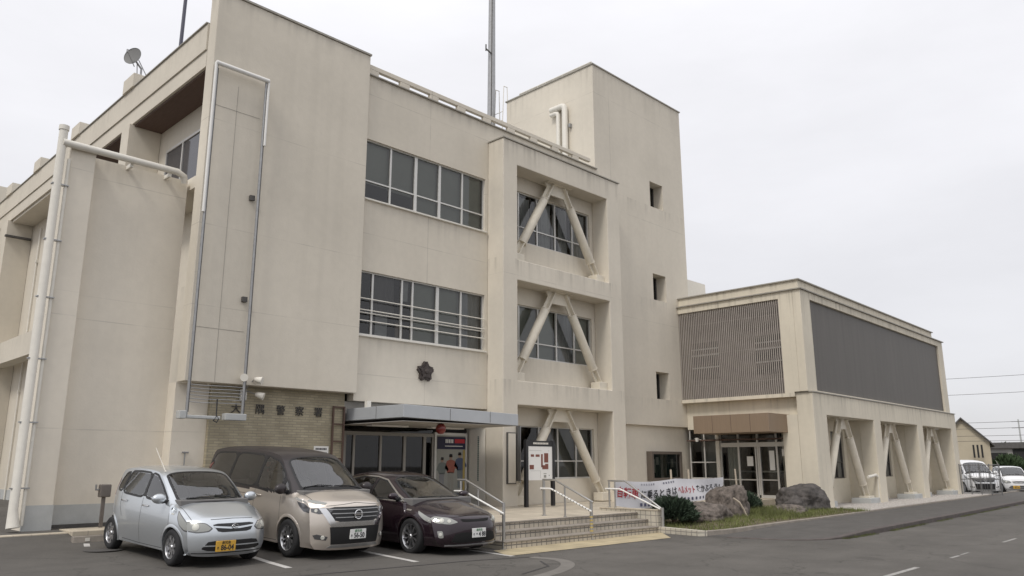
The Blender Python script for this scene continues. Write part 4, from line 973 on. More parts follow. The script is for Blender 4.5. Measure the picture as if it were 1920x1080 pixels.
wd = MB(); rg = random.Random(17)
for _ in range(2600):
    k = rg.random() ** 1.4 * 22; x = 17.6 + k; y = lerp([(a, b) for a, b in outer[2:]], x) - .10 - rg.random() ** 2 * .12
    if noise.noise(Vector((x * .7, 5, 0))) < -.1: continue
    h = rg.uniform(.02, .06); w_ = .012; lx, ly = rg.uniform(-.6, .6) * h, rg.uniform(-.8, .3) * h
    wd.add([(x - w_, y, RZ), (x + w_, y, RZ), (x + lx, y + ly, RZ + h)], [(0, 1, 2)])
tag(wd.build('weeds', M['grass'], weld=False), 'thin line of weeds growing in the gutter along the road kerb', 'weeds', kind='stuff')

# ------------------------------------------------------------------ cars
def resample(P, n):
    L = [0]
    for a, b in zip(P, P[1:]): L.append(L[-1] + math.dist(a, b))
    out = []; j = 0
    for k in range(n):
        t = L[-1] * k / (n - 1)
        while j < len(P) - 2 and L[j + 1] < t: j += 1
        f = (t - L[j]) / max(L[j + 1] - L[j], 1e-9); out.append(tuple(a + (b - a) * f for a, b in zip(P[j], P[j + 1])))
    return out
def crom(P, n=8):
    out = []
    for i in range(len(P) - 1):
        p0, p1, p2, p3 = P[max(i - 1, 0)], P[i], P[i + 1], P[min(i + 2, len(P) - 1)]
        for k in range(n):
            t = k / n
            out.append(tuple(.5 * (2 * b + (c - a) * t + (2 * a - 5 * b + 4 * c - d) * t * t + (3 * b - a - 3 * c + d) * t ** 3) for a, b, c, d in zip(p0, p1, p2, p3)))
    return out + [tuple(P[-1])]
def inpoly(p, poly):
    x, y = p; c = False; j = len(poly) - 1
    for i in range(len(poly)):
        (x1, y1), (x2, y2) = poly[i], poly[j]
        if (y1 > y) != (y2 > y) and x < (x2 - x1) * (y - y1) / (y2 - y1) + x1: c = not c
        j = i
    return c
def rnd(poly, n=2): # closed chaikin with mild rounding
    for _ in range(n):
        q = []
        for a, b in zip(poly, poly[1:] + poly[:1]):
            q += [(a[0] * .88 + b[0] * .12, a[1] * .88 + b[1] * .12), (a[0] * .12 + b[0] * .88, a[1] * .12 + b[1] * .88)]
        poly = q
    return poly
def shrink(poly, d):
    cx = sum(p[0] for p in poly) / len(poly); cy = sum(p[1] for p in poly) / len(poly)
    n = len(poly); area = sum(poly[i][0] * poly[(i + 1) % n][1] - poly[(i + 1) % n][0] * poly[i][1] for i in range(n)); sg = 1 if area > 0 else -1
    out = []
    for i in range(n):
        a, b, c = Vector(poly[i - 1]), Vector(poly[i]), Vector(poly[(i + 1) % n])
        t = ((b - a).normalized() + (c - b).normalized()).normalized(); out.append(tuple(b + Vector((-t.y, t.x)) * d * sg))
    return out

class Car:
    def __init__(s, label, cat, loc, yaw, cfg, group=None, pitch=0.):
        s.c = cfg; s.root = empty(cfg['name'], loc, label, cat, group); s.root.rotation_euler = (0, pitch, yaw)
        prof = cfg['prof']; A_, B_ = cfg['iA'], cfg['iB']; n = 8
        D = crom(prof, n); nose, top, tail = D[:A_ * n + 1], D[A_ * n:B_ * n + 1], D[B_ * n:]
        NV, NU = 44, 210
        s.nose, s.top, s.tail = resample(nose, NV), resample(top, NU), resample(tail, NV)
        full = s.nose + s.top[1:] + s.tail[1:]; s.full = full
        ns = 21; S_ = [math.sin(math.pi / 2 * k / ns) for k in range(ns + 1)]; S_ = [-q for q in S_[:0:-1]] + S_
        pw = cfg.get('pw', 3.4)
        V = []; F = []; K = []
        for (x, z, w, dx, dz) in full:
            for q in S_: e = abs(q) ** pw; V.append((x + dx * e, q * w, z + dz * e))
        m = len(S_)
        for i in range(len(full) - 1):
            for j in range(m - 1): F.append((i * m + j, (i + 1) * m + j, (i + 1) * m + j + 1, i * m + j + 1)); K.append('r')
        E = [(x + dx, w, z + dz) for x, z, w, dx, dz in full]
        Lc, Tp, Rc = E[:NV], E[NV - 1:NV + NU - 1], E[NV + NU - 2:][::-1]
        yb, ym, ybelt, zs = cfg['yb'], cfg['ym'], cfg['ybelt'], cfg['sill']
        xf = [(t[0] - Tp[0][0]) / (Tp[-1][0] - Tp[0][0]) for t in Tp]
        for sg in (1, -1):
            base = len(V)
            for i in range(NU):
                u = xf[i]; ends = 4 * u * (1 - u); endf = min(1, min(u, 1 - u) / .06)
                Bt = (Lc[0][0] + (Rc[0][0] - Lc[0][0]) * u, 0, Lc[0][2] * (1 - u) + Rc[0][2] * u)
                Bt = (Bt[0], 0, Bt[2] + (zs - Bt[2]) * endf)
                for j in range(NV):
                    v = j / (NV - 1)
                    P = []
                    for d in (0, 2):
                        P.append((1 - v) * Bt[d] + v * Tp[i][d] + (1 - u) * Lc[j][d] + u * Rc[j][d] - ((1 - u) * (1 - v) * Lc[0][d] + u * (1 - v) * Rc[0][d] + (1 - u) * v * Lc[-1][d] + u * v * Rc[-1][d]))
                    x, z = P; zb = lerp(cfg['belt'], x); zt = Tp[i][2]
                    if z <= zb or zt <= zb + .02:
                        zm = cfg['zm']; y = yb + (ym - yb) * math.sin(min(max((z - zs) / (zm - zs), 0), 1) * math.pi / 2) if z < zm else ym + (ybelt - ym) * min(1, ((z - zm) / max(zb - zm, .01))) ** 2
                        if zt <= zb + .02: y = y + (Tp[i][1] - y) * max(0, (z - zm) / max(zt - zm, .01)) ** 3 if z > zm else y
                    else:
                        t = (z - zb) / (zt - zb); y = ybelt + (Tp[i][1] - ybelt) * (t * .85 + .15 * t * t)
                    eL, eR = math.exp(-(u / .075) ** 2), math.exp(-((1 - u) / .06) ** 2)
                    y = y * (1 - eL) + Lc[j][1] * eL; y = y * (1 - eR) + Rc[j][1] * eR
                    if j == NV - 1: y = Tp[i][1]
                    V.append((x, sg * y, z))
            for i in range(NU - 1):
                for j in range(NV - 1):
                    a = base + i * NV + j; f = (a, a + 1, a + NV + 1, a + NV); F.append(f if sg > 0 else f[::-1]); K.append('s')
        s.bvh = BVHTree.FromPolygons([Vector(v) for v in V], F)
        wins = [shrink(rnd(p), .012) for p in cfg['win']]; ws = shrink(rnd(cfg['ws']), .012); keep = []; mi = []; s.cut = {'ws': [], **{(sg, i): [] for sg in 'LR' for i in range(len(wins))}}
        for f, k in zip(F, K):
            cx, cy, cz = [sum(V[i][d] for i in f) / 4 for d in range(3)]
            if k == 's':
                if any(math.hypot(cx - ax, cz - cfg['R']) < cfg['ra'] for ax in (0, -cfg['wb'])): continue
                wi_ = next((i for i, p in enumerate(wins) if inpoly((cx, cz), p)), None)
                if wi_ is not None: s.cut['L' if cy > 0 else 'R', wi_].append(f); continue
            elif cz > cfg['cowlz'] and cx > cfg['wsx'] and inpoly((cx, cy), ws): s.cut['ws'].append(f); continue
            keep.append(f); mi.append(1 if cfg.get('two') and cfg['two'](cx, abs(cy), cz) else 0)
        s.V = V
        mb = MB(); mb.v = V; mb.f = keep; mb.mi = mi
        s.body = mb.build('body', [M[cfg['paint']], M[cfg.get('roofpaint', cfg['paint'])]], s.root, local=True, smooth=True)
        s.R_ = cfg['R']
    def pane(s, name, key, m):
        fs = []
        for f in s.cut[key]:
            a, b, c, d = (Vector(s.V[i]) for i in f); nn = (c - a).cross(d - b); ce = (a + b + c + d) / 4 - Vector((-1.2, 0, .6))
            fs.append(f if nn.dot(ce) > 0 else f[::-1])
        idx = sorted({i for f in fs for i in f}); mp = {i: n for n, i in enumerate(idx)}
        return MB().add([s.V[i] for i in idx], [tuple(mp[i] for i in f) for f in fs]).build(name, m, s.root, local=True, smooth='all')
    def cast(s, pr, a, b):
        if pr == 'front': o, d = Vector((3, a, b)), Vector((-1, 0, 0))
        elif pr == 'rear': o, d = Vector((-9, a, b)), Vector((1, 0, 0))
        elif pr == 'top': o, d = Vector((a, b, 3)), Vector((0, 0, -1))
        else: sg = 1 if pr == 'L' else -1; o, d = Vector((a, 3 * sg, b)), Vector((0, -sg, 0))
        h = s.bvh.ray_cast(o, d)
        if h[0] is None:
            h = s.bvh.find_nearest(Vector((a, .7 if pr == 'L' else -.7, b)) if pr in 'LR' else o + d * 2.5)
        n = h[1]
        if n.dot(d) > 0: n = -n
        return h[0], n
    def patch(s, name, pr, poly, m, off=.005, sp=.05, hole=None, parent=None, into=None):
        den = lambda P: [q for a, b in zip(P, P[1:] + P[:1]) for q in [(a[0] + (b[0] - a[0]) * k / max(1, int(math.dist(a, b) / sp)), a[1] + (b[1] - a[1]) * k / max(1, int(math.dist(a, b) / sp))) for k in range(max(1, int(math.dist(a, b) / sp)))]]
        P = den(poly); pts = [Vector(q) for q in P]; n = len(P); edges = [(i, (i + 1) % n) for i in range(n)]; H = None
        if hole:
            H = den(hole); k = len(H); edges += [(n + i, n + (i + 1) % k) for i in range(k)]; pts += [Vector(q) for q in H]
        else:
            x0, x1 = min(q[0] for q in P), max(q[0] for q in P); y0, y1 = min(q[1] for q in P), max(q[1] for q in P)
            a = x0 + sp / 2
            while a < x1:
                b = y0 + sp / 2
                while b < y1:
                    if inpoly((a, b), shrink(P, sp * .3)): pts.append(Vector((a, b)))
                    b += sp
                a += sp
        r = delaunay_2d_cdt(pts, edges, [], 1, 1e-5)
        vs, fs = [tuple(q) for q in r[0]], [tuple(f) for f in r[2]]
        if hole: fs = [f for f in fs if not inpoly((sum(vs[i][0] for i in f) / len(f), sum(vs[i][1] for i in f) / len(f)), H)]
        mb = into or MB(); w = []
        nrm = []
        for a, b in vs: p, nn = s.cast(pr, a, b); w.append(p + nn * off); nrm.append(nn)
        view = {'front': Vector((1, 0, 0)), 'rear': Vector((-1, 0, 0)), 'top': Vector((0, 0, 1)), 'L': Vector((0, 1, 0)), 'R': Vector((0, -1, 0))}[pr]
        ff = []
        for f in fs:
            nn = (w[f[1]] - w[f[0]]).cross(w[f[2]] - w[f[0]]); ff.append(f if nn.dot(view) > 0 else f[::-1])
        N0 = len(w); cnt = {}
        for f in ff:
            for i in range(len(f)): e = (f[i], f[(i + 1) % len(f)]); cnt[e] = 1
        sk = [e for e in cnt if (e[1], e[0]) not in cnt]
        w2 = w + [p - nn * (off + .012) for p, nn in zip(w, nrm)]
        ff += [(e[1], e[0], e[0] + N0, e[1] + N0) for e in sk]
        mb.add(w2, ff)
        if into: return mb
        return mb.build(name, m, parent or s.root, local=True, smooth=True)
    def seam(s, mb, pr, pts, w=.007, off=.0015):
        pts = dense(pts, .06); P = [Vector(p) for p in pts]; vs = []
        for i, p in enumerate(P):
            t = (P[min(i + 1, len(P) - 1)] - P[max(i - 1, 0)]).normalized(); nn = Vector((-t.y, t.x)) * w / 2
            for q in (p - nn, p + nn): h, nr = s.cast(pr, q.x, q.y); vs.append(h + nr * off)
        return mb.add(vs, [(2 * i, 2 * i + 1, 2 * i + 3, 2 * i + 2) for i in range(len(P) - 1)])
    def finish(s):
        c = s.c; root = s.root; R_ = c['R']; wb = c['wb']
        # glazing
        for sg in 'LR':
            for wi_, (p, dk) in enumerate(zip(c['win'], c['wintint'])):
                q = rnd(p); g_ = s.pane('side_window', (sg, wi_), M['pglass' if dk else 'cglass'])
                s.patch('window_rim', sg, shrink(q, -.022), M[c.get('rimmat', 'dark')], .004, hole=shrink(q, .012), parent=g_)
            if c.get('bpillar'):
                for p in c['bpillar']: s.patch('pillar_trim', sg, p, M['dark'], .004)
        q = rnd(c['ws']); g_ = s.pane('windscreen', 'ws', M['cglass'])
        s.patch('cowl', 'top', c['cowl'], M['dark'], .003)
        s.patch('window_rim', 'top', shrink(q, -.015), M['dark'], .0035, hole=shrink(q, .026), parent=g_)
        # wheels, arches, wells, floor
        yo = c['ym'] - .015; tw_ = c['tw']
        for ax in (0, -wb):
            for sg in (1, -1):
                y1 = sg * yo; y0 = sg * (yo - tw_); mb = MB(); rr = R_ - c['rim_r']
                pr = [(c['rim_r'] - .01, 0), (c['rim_r'], .0), (c['rim_r'] + rr * .35, -.012), (R_ - .03, -.008), (R_ - .006, .012), (R_, .035), (R_, tw_ - .035), (R_ - .006, tw_ - .012), (R_ - .04, tw_), (c['rim_r'], tw_)]
                mb.lathe([(a, y1 - sg * h) for a, h in pr], (ax, 0, R_), 'y', 40)
                ty = mb.build('tyre', M['tyre'], root, local=True, smooth=True)
                rm = MB(); rim = c['rim_r']
                rm.lathe([(rim, y1 - sg * .002), (rim - .012, y1 - sg * .001), (rim - .03, y1 - sg * .03), (rim - .035, y1 - sg * .06)], (ax, 0, R_), 'y', 40)
                rm.lathe([(0, y1 - sg * .004), (.03, y1 - sg * .006), (.045, y1 - sg * .02), (.05, y1 - sg * .05)], (ax, 0, R_), 'y', 20)
                ns_ = c['spokes']
                for k in range(ns_):
                    a = 2 * math.pi * k / ns_ + .3 + (ax * .37); dv = Vector((math.cos(a), 0, math.sin(a))); tv = Vector((-math.sin(a), 0, math.cos(a)))
                    pa = [(.035, c['sw'] * .75), (rim * .6, c['sw'] * .8), (rim - .012, c['sw'] * 1.25)]
                    for (ra, wa), (rb, wb_) in zip(pa, pa[1:]):
                        o = Vector((ax, 0, R_)); ya, yb_ = y1 - sg * (.012 + .01 * (ra < .05)), y1 - sg * .05
                        P = [o + dv * ra - tv * wa, o + dv * rb - tv * wb_, o + dv * rb + tv * wb_, o + dv * ra + tv * wa]
                        rm.prism([Vector((p.x, ya, p.z)) for p in P], (0, yb_ - ya, 0), 0)
                rm.build('rim', M[c.get('rimm', 'rim')], ty, local=True, smooth=True)
                MB().lathe([(0, y1 - sg * .07), (rim - .02, y1 - sg * .07)], (ax, 0, R_), 'y', 24).build('brake_disc', M['tyre'], ty, local=True)
        un = MB(); n = 26; ra = c['ra'] + .012
        for ax in (0, -wb):
            for sg in (1, -1):
                vs = []
                for k in range(n + 1):
                    a = math.pi * (.02 + .96 * k / n); p = (ax + math.cos(a) * ra, R_ + math.sin(a) * ra)
                    vs += [(p[0], sg * (yo - .09), max(p[1], c['sill'] + .02)), (p[0], sg * (yo - .42), max(p[1], c['sill'] + .02))]
                b0 = len(vs); un.add(vs, [(2 * k, 2 * k + 1, 2 * k + 3, 2 * k + 2) for k in range(n)])
                un.add([(ax + math.cos(math.pi * k / 20) * ra, sg * (yo - .4), max(R_ + math.sin(math.pi * k / 20) * ra, c['sill'])) for k in range(21)], [tuple(range(21))])
        un.box(-wb - .12, .12, -yo + .16, yo - .16, c['sill'] - .02, c['sill'] + .12).box(.12, .42, -.42, .42, c['sill'], c['sill'] + .12)
        un.build('underbody', M['under'], root, local=True)
        for ax in (0, -wb):
            for sg in 'LR':
                ar = MB(); vs = []
                for k in range(41):
                    a = math.pi * (-.10 + 1.20 * k / 40)
                    for rr, o in ((c['ra'] + .035, .002), (c['ra'] + .022, .010), (c['ra'] - .014, .010), (c['ra'] - .018, -.04)):
                        z = R_ + math.sin(a) * (c['ra'] + .0); h, nn = s.cast(sg, ax + math.cos(a) * (c['ra'] + .03), max(R_ + math.sin(a) * (c['ra'] + .03), c['sill'] - .02))
                        vs.append((ax + math.cos(a) * rr, h.y + (o if sg == 'L' else -o), max(R_ + math.sin(a) * rr, c['sill'] - .01)))
                ar.add(vs, [(4 * k + i, 4 * k + 4 + i, 4 * k + 5 + i, 4 * k + 1 + i) for k in range(40) for i in range(3)])
                ar.build('arch_lip', M[c['paint']], root, local=True, smooth=True)
        # cabin
        sx = c['seatx']; zf = c['sill'] + .1; zb = c['belt'][0][1]
        MB().box(-wb - .1, c['dashx'] + .2, -yo + .1, yo - .1, zf, zf + .03).box(c['dashx'] - .25, c['dashx'] + .3, -yo + .12, yo - .12, zb - .28, zb - .03).build('dashboard', M['seat'], root, local=True, bevel=.03)
        for x0 in (sx, sx - .85):
            for sg in (1, -1):
                st = MB().box(x0 - .22, x0 + .25, sg * .36 - .22, sg * .36 + .22, zf + .2, zf + .36).obox((x0 - .30, sg * .36, zf + .62), (.07, 0, .02), (0, .21, 0), (-.08, 0, .30)).obox((x0 - .40, sg * .36, zf + 1.0), (.05, 0, 0), (0, .12, 0), (-.01, 0, .09))
                st.build('seat', M[c.get('seatm', 'seat')], root, local=True, bevel=.03)
        pts = [(c['dashx'] - .32 + .05 * math.sin(a), -.36 + .18 * math.cos(a), zb + .0 + .17 * math.sin(a)) for a in [2 * math.pi * k / 20 for k in range(21)]]
        MB().tube(pts, .014, 8, False).build('steering_wheel', M['dark'], root, local=True, smooth=True)
        # mirrors
        mx, mz = c['mir']
        for sg in 'LR':
            k = 1 if sg == 'L' else -1; h, _ = s.cast(sg, mx, mz - .02)
            mb = MB().lathe([(0.0, -.05), (.6, -.045), (.95, -.02), (1., .02), (.85, .05), (.5, .07), (0, .08)], (0, 0, 0), 'x', 20).map(lambda x, y, z: (mx + x + .03, h.y + k * .13 + y * .115, mz + .03 + z * .075 * c.get('mirs', 1)))
            mo = mb.build('mirror', M[c.get('mirm', c['paint'])], root, local=True, smooth='all')
            MB().obox((mx + .03, h.y + k * .03, mz - .02), (.05, 0, 0), (0, .06, .01), (0, 0, .02)).build('mirror_arm', M['dark'], mo, local=True, bevel=.01)
        # wipers
        wi = MB()
        for a, b in c['wiper']:
            pts = [s.cast('top', a[0] + (b[0] - a[0]) * t, a[1] + (b[1] - a[1]) * t) for t in (0, .5, 1)]
            wi.tube([p + n_ * .018 for p, n_ in pts], .011, 6)
        wi.build('wiper', M['dark'], root, local=True)
        se = MB()
        for sg in 'LR':
            for ln in c['seams']: s.seam(se, sg, ln)
        for pr, ln in c.get('seams2', ()): s.seam(se, pr, ln)
        se.build('panel_gap', M['under'], root, local=True)
        for x, z in c['handles']:
            for sg in 'LR':
                h, nn = s.cast(sg, x, z); k = 1 if sg == 'L' else -1
                MB().tube([(x + .10, h.y + k * .005, z - .003), (x + .07, h.y + k * .03, z), (x - .07, h.y + k * .03, z), (x - .10, h.y + k * .005, z - .003)], .013, 8).build('door_handle', M[c.get('handm', 'chrome')], root, local=True, smooth=True)
    def plate(s, y, z, m, num, ink, top, ink2):
        h, nn = s.cast('front', y, z); x = h.x + .02
        po_ = MB().box(x - .03, x, y - .165, y + .165, z - .0825, z + .0825).build('number_plate', M[m], s.root, local=True, bevel=.006)
        text_on(a := MB(), num, .115, (x + .002, y + .022, z - .025), (0, 1, 0), (0, 0, 1), .002, .82, .002).build('plate_number', M[ink], po_, local=True)
        text_on(a := MB(), top, .05, (x + .002, y, z + .052), (0, 1, 0), (0, 0, 1), .002).build('plate_region', M[ink2], po_, local=True)
        text_on(a := MB(), 'き', .045, (x + .002, y - .135, z - .025), (0, 1, 0), (0, 0, 1), .002).build('plate_kana', M[ink], po_, local=True)
    def lamp(s, front, side, nm='headlight', inner=(), m='lens', off=.006):
        for k in (1, -1):
            P = [(k * a, b) for a, b in front]; mb = MB()
            s.patch('', 'front', P, None, off, .03, into=mb)
            if side: s.patch('', 'L' if k > 0 else 'R', side, None, off, .03, into=mb)
            o = mb.build(nm, M[m], s.root, local=True, smooth=True)
            for a, b, r_, mm in inner:
                h, nn = s.cast('front', k * a, b); q = Vector((0, 0, 1)).rotation_difference(nn).to_matrix()
                MB().lathe([(0, .004), (r_ * .8, .006), (r_, .001), (r_ * 1.02, -.01)], (0, 0, 0), n=20).map(lambda x, y, z: tuple(q @ Vector((x, y, z)) + h + nn * (off + .003))).build('reflector', M[mm], o, local=True, smooth=True)

mir = lambda P: P + [(a, -b) for a, b in P[::-1]]
# --- small hatchback
KEI = dict(name='hatchback', paint='silver', prof=[(.60, .17, .58, -.14, .02), (.675, .28, .64, -.22, 0), (.69, .45, .665, -.25, 0), (.67, .60, .665, -.26, 0), (.60, .72, .66, -.26, -.015), (.47, .80, .655, -.22, -.04), (.15, .915, .655, -.10, -.05),
    (-.12, 1.0, .645, -.10, -.06), (-.48, 1.235, .62, -.10, -.05), (-.84, 1.42, .585, -.06, -.045), (-1.2, 1.48, .575, 0, -.05), (-1.8, 1.495, .575, 0, -.05), (-2.28, 1.475, .57, .02, -.05), (-2.53, 1.42, .57, .04, -.05),
    (-2.62, 1.2, .61, .08, -.01), (-2.68, .95, .66, .12, 0), (-2.70, .7, .68, .16, 0), (-2.69, .45, .68, .16, 0), (-2.60, .24, .64, .12, 0)], iA=4, iB=13, yb=.69, ym=.7375, ybelt=.705, zm=.60, sill=.20,
    belt=[(-2.7, 1.03), (-1.2, .96), (-.1, .90), (.5, .80)], R=.285, ra=.325, rim_r=.19, tw=.16, wb=2.455, cowlz=.86, wsx=-1.0, cowl=[(-.015, 0), (-.03, .3), (-.11, .56), (-.20, .59), (-.10, .32), (-.08, 0), (-.10, -.32), (-.20, -.59), (-.11, -.56), (-.03, -.3)],
    win=[[(-.33, .955), (-.68, 1.19), (-.98, 1.355), (-1.19, 1.385), (-1.20, .985)], [(-1.26, .985), (-1.245, 1.385), (-1.7, 1.395), (-2.06, 1.38), (-2.15, 1.02)], [(-2.20, 1.04), (-2.12, 1.365), (-2.27, 1.345), (-2.42, 1.17), (-2.45, 1.07)]], wintint=(0, 0, 1), bpillar=[[(-1.195, 1.0), (-1.185, 1.38), (-1.25, 1.385), (-1.265, 1.0)]],
    ws=mir([(-.10, 0), (-.13, .30), (-.24, .56), (-.55, .535), (-.84, .49), (-.87, .25)][::1])[0:0] or [(-.075, .0), (-.095, .30), (-.205, .565), (-.6, .55), (-.835, .525), (-.85, 0), (-.835, -.525), (-.6, -.55), (-.205, -.565), (-.095, -.30)],
    spokes=8, sw=.030, seatx=-1.15, dashx=-.35, mir=(-.42, .985), mirs=1.1, wiper=[((-.13, .50), (-.2, .05)), ((-.12, .0), (-.19, -.45))], seatm='seat',
    seams=[[(-.12, .35), (-.13, .6), (-.16, .93)], [(-1.23, .24), (-1.24, .98)], [(-2.0, .62), (-2.12, .80), (-2.14, 1.02)], [(-.12, .24), (-1.23, .235), (-1.95, .25)]], seams2=[('top', [(.45, -.60), (-.05, -.615)]), ('top', [(.45, .60), (-.05, .615)]), ('front', [(-.36, .735), (0, .745), (.36, .735)])],
    handles=[(-1.06, .86), (-1.95, .89)])
def make_kei(loc, yaw, label, full=True, paint='silver', pitch=0.):
    cfg = dict(KEI); cfg['paint'] = paint
    c = Car(label, 'car', loc, yaw, cfg, pitch=pitch); c.finish()
    c.lamp(rnd([(.35, .605), (.41, .555), (.56, .535), (.668, .555), (.668, .705), (.57, .70), (.44, .685)], 1), rnd([(.43, .55), (.352, .698), (.25, .752), (.05, .86), (.11, .75), (.21, .63), (.33, .555)], 1), nm='lamp_surround', m='lensd', off=.003)
    c.lamp(rnd([(.375, .608), (.425, .57), (.56, .552), (.665, .572), (.665, .695), (.57, .688), (.45, .675)], 1), rnd([(.425, .57), (.352, .688), (.25, .740), (.075, .838), (.125, .755), (.215, .645), (.33, .575)], 1), inner=[(.575, .625, .055, 'bulb')])
    c.patch('grille', 'front', rnd([(-.36, .675), (-.27, .545), (.27, .545), (.36, .675)], 1), M['dark'], .004, .04)
    c.patch('grille_bar', 'front', [(-.34, .64), (-.325, .615), (-.08, .592), (.08, .592), (.325, .615), (.34, .64), (.09, .62), (-.09, .62)], M[paint], .012, .04)
    c.patch('lower_grille', 'front', rnd([(-.50, .30), (-.40, .42), (.40, .42), (.50, .30), (.40, .265), (-.40, .265)], 1), M['dark'], .004, .04)
    c.patch('lower_bar', 'front', [(-.47, .335), (.47, .335), (.47, .352), (-.47, .352)], M[paint], .010, .05)
    c.patch('bumper_lip', 'front', [(-.60, .235), (.60, .235), (.60, .222), (-.60, .222)], M['under'], .003, .05)
    c.plate(-.14, .335, 'yplate', '86-04', 'ink', '鹿児島', 'ink')
    h, nn = c.cast('front', 0, .625); eb_ = MB()
    eb_.tube([(h.x + .022, .055 * math.cos(a), .628 + .035 * math.sin(a)) for a in [2 * math.pi * k / 20 for k in range(16)]], .007, 6).tube([(h.x + .022, -.05, .66), (h.x + .024, .0, .62), (h.x + .022, .045, .605)], .007, 6)
    eb_.build('emblem', M['chrome'], c.root, local=True, smooth=True)
    h, nn = c.cast('top', -.95, -.50)
    MB().tube([h, h + Vector((-.26, -.10, .40))], [.008, .005], 6).lathe([(.02, 0), (.016, .02), (0, .025)], h, n=10).build('antenna', M['pale'], c.root, local=True)
    for sg in 'LR': c.patch('side_marker', sg, [(-.02 - .0, .80), (-.10, .805), (-.10, .785), (-.02, .78)], M['bulb'], .006, .03)
    c.patch('rear_window', 'rear', [(-.46, 1.05), (.46, 1.05), (.42, 1.33), (-.42, 1.33)], M['pglass'], .005)
    for k in (1, -1): c.patch('tail_lamp', 'rear', [(k * .56, .95), (k * .66, .95), (k * .60, 1.25), (k * .53, 1.25)], M['red'], .006)
    return c
# --- tall minivan
VAN = dict(name='minivan', paint='champ', roofpaint='brownroof', prof=[(.84, .17, .68, -.16, .02), (.90, .30, .745, -.26, 0), (.925, .55, .765, -.30, 0), (.905, .80, .765, -.33, 0), (.845, .945, .755, -.34, -.02), (.66, 1.03, .75, -.26, -.045), (.36, 1.11, .74, -.14, -.06),
    (.16, 1.165, .725, -.12, -.07), (-.25, 1.44, .675, -.12, -.06), (-.66, 1.70, .615, -.08, -.05), (-1.05, 1.80, .60, 0, -.055), (-1.8, 1.85, .60, 0, -.06), (-2.8, 1.855, .60, 0, -.06), (-3.4, 1.83, .60, .02, -.06), (-3.64, 1.77, .60, .06, -.06),
    (-3.74, 1.5, .645, .10, 0), (-3.81, 1.15, .73, .14, 0), (-3.84, .8, .77, .16, 0), (-3.83, .5, .77, .16, 0), (-3.74, .26, .74, .12, 0)], iA=4, iB=14, yb=.80, ym=.8475, ybelt=.82, zm=.70, sill=.20,
    belt=[(-3.9, 1.16), (-1.0, 1.10), (-.2, 1.03), (.6, .98)], R=.325, ra=.37, rim_r=.225, tw=.20, wb=2.86, cowlz=1.02, wsx=-.9, cowl=[(.23, 0), (.21, .36), (.10, .65), (.02, .665), (.135, .36), (.155, 0), (.135, -.36), (.02, -.665), (.10, -.65), (.21, -.36)],
    win=[[(-.06, 1.075), (-.32, 1.30), (-.37, 1.085)], [(-.43, 1.09), (-.42, 1.37), (-.76, 1.605), (-1.25, 1.70), (-1.27, 1.12)], [(-1.33, 1.125), (-1.31, 1.71), (-2.42, 1.73), (-2.44, 1.16)], [(-2.50, 1.165), (-2.48, 1.73), (-3.4, 1.70), (-3.60, 1.42), (-3.62, 1.22)]], wintint=(0, 0, 1, 1), bpillar=[[(-1.255, 1.13), (-1.24, 1.70), (-1.325, 1.71), (-1.345, 1.135)], [(-2.425, 1.17), (-2.41, 1.73), (-2.49, 1.73), (-2.515, 1.175)], [(-.365, 1.09), (-.335, 1.31), (-.425, 1.37), (-.435, 1.10)]],
    ws=[(.16, .0), (.14, .36), (.03, .635), (-.3, .60), (-.64, .55), (-.66, 0), (-.64, -.55), (-.3, -.60), (.03, -.635), (.14, -.36)],
    two=lambda x, y, z: z > lerp([(-3.9, 1.13), (-1.0, 1.07), (-.1, 1.045), (.14, 1.12), (.16, 1.19)], x),
    spokes=10, sw=.018, seatx=-.95, dashx=-.05, mir=(-.22, 1.12), mirs=1.25, mirm='brownroof', wiper=[((.10, .60), (.12, .0)), ((.12, -.05), (.04, -.6))], seatm='seatl',
    seams=[[(-.28, .32), (-.30, .7), (-.33, 1.08)], [(-1.30, .25), (-1.29, 1.12)], [(-2.46, .8), (-2.46, 1.17)], [(-.28, .25), (-1.3, .24), (-2.4, .25)], [(-1.3, .98), (-3.5, 1.02)]], seams2=[('top', [(.62, -.67), (.2, -.69)]), ('top', [(.62, .67), (.2, .69)]), ('front', [(-.55, .905), (0, .955), (.55, .905)])],
    handles=[(-1.12, .99), (-1.50, .99)], handm='champ')
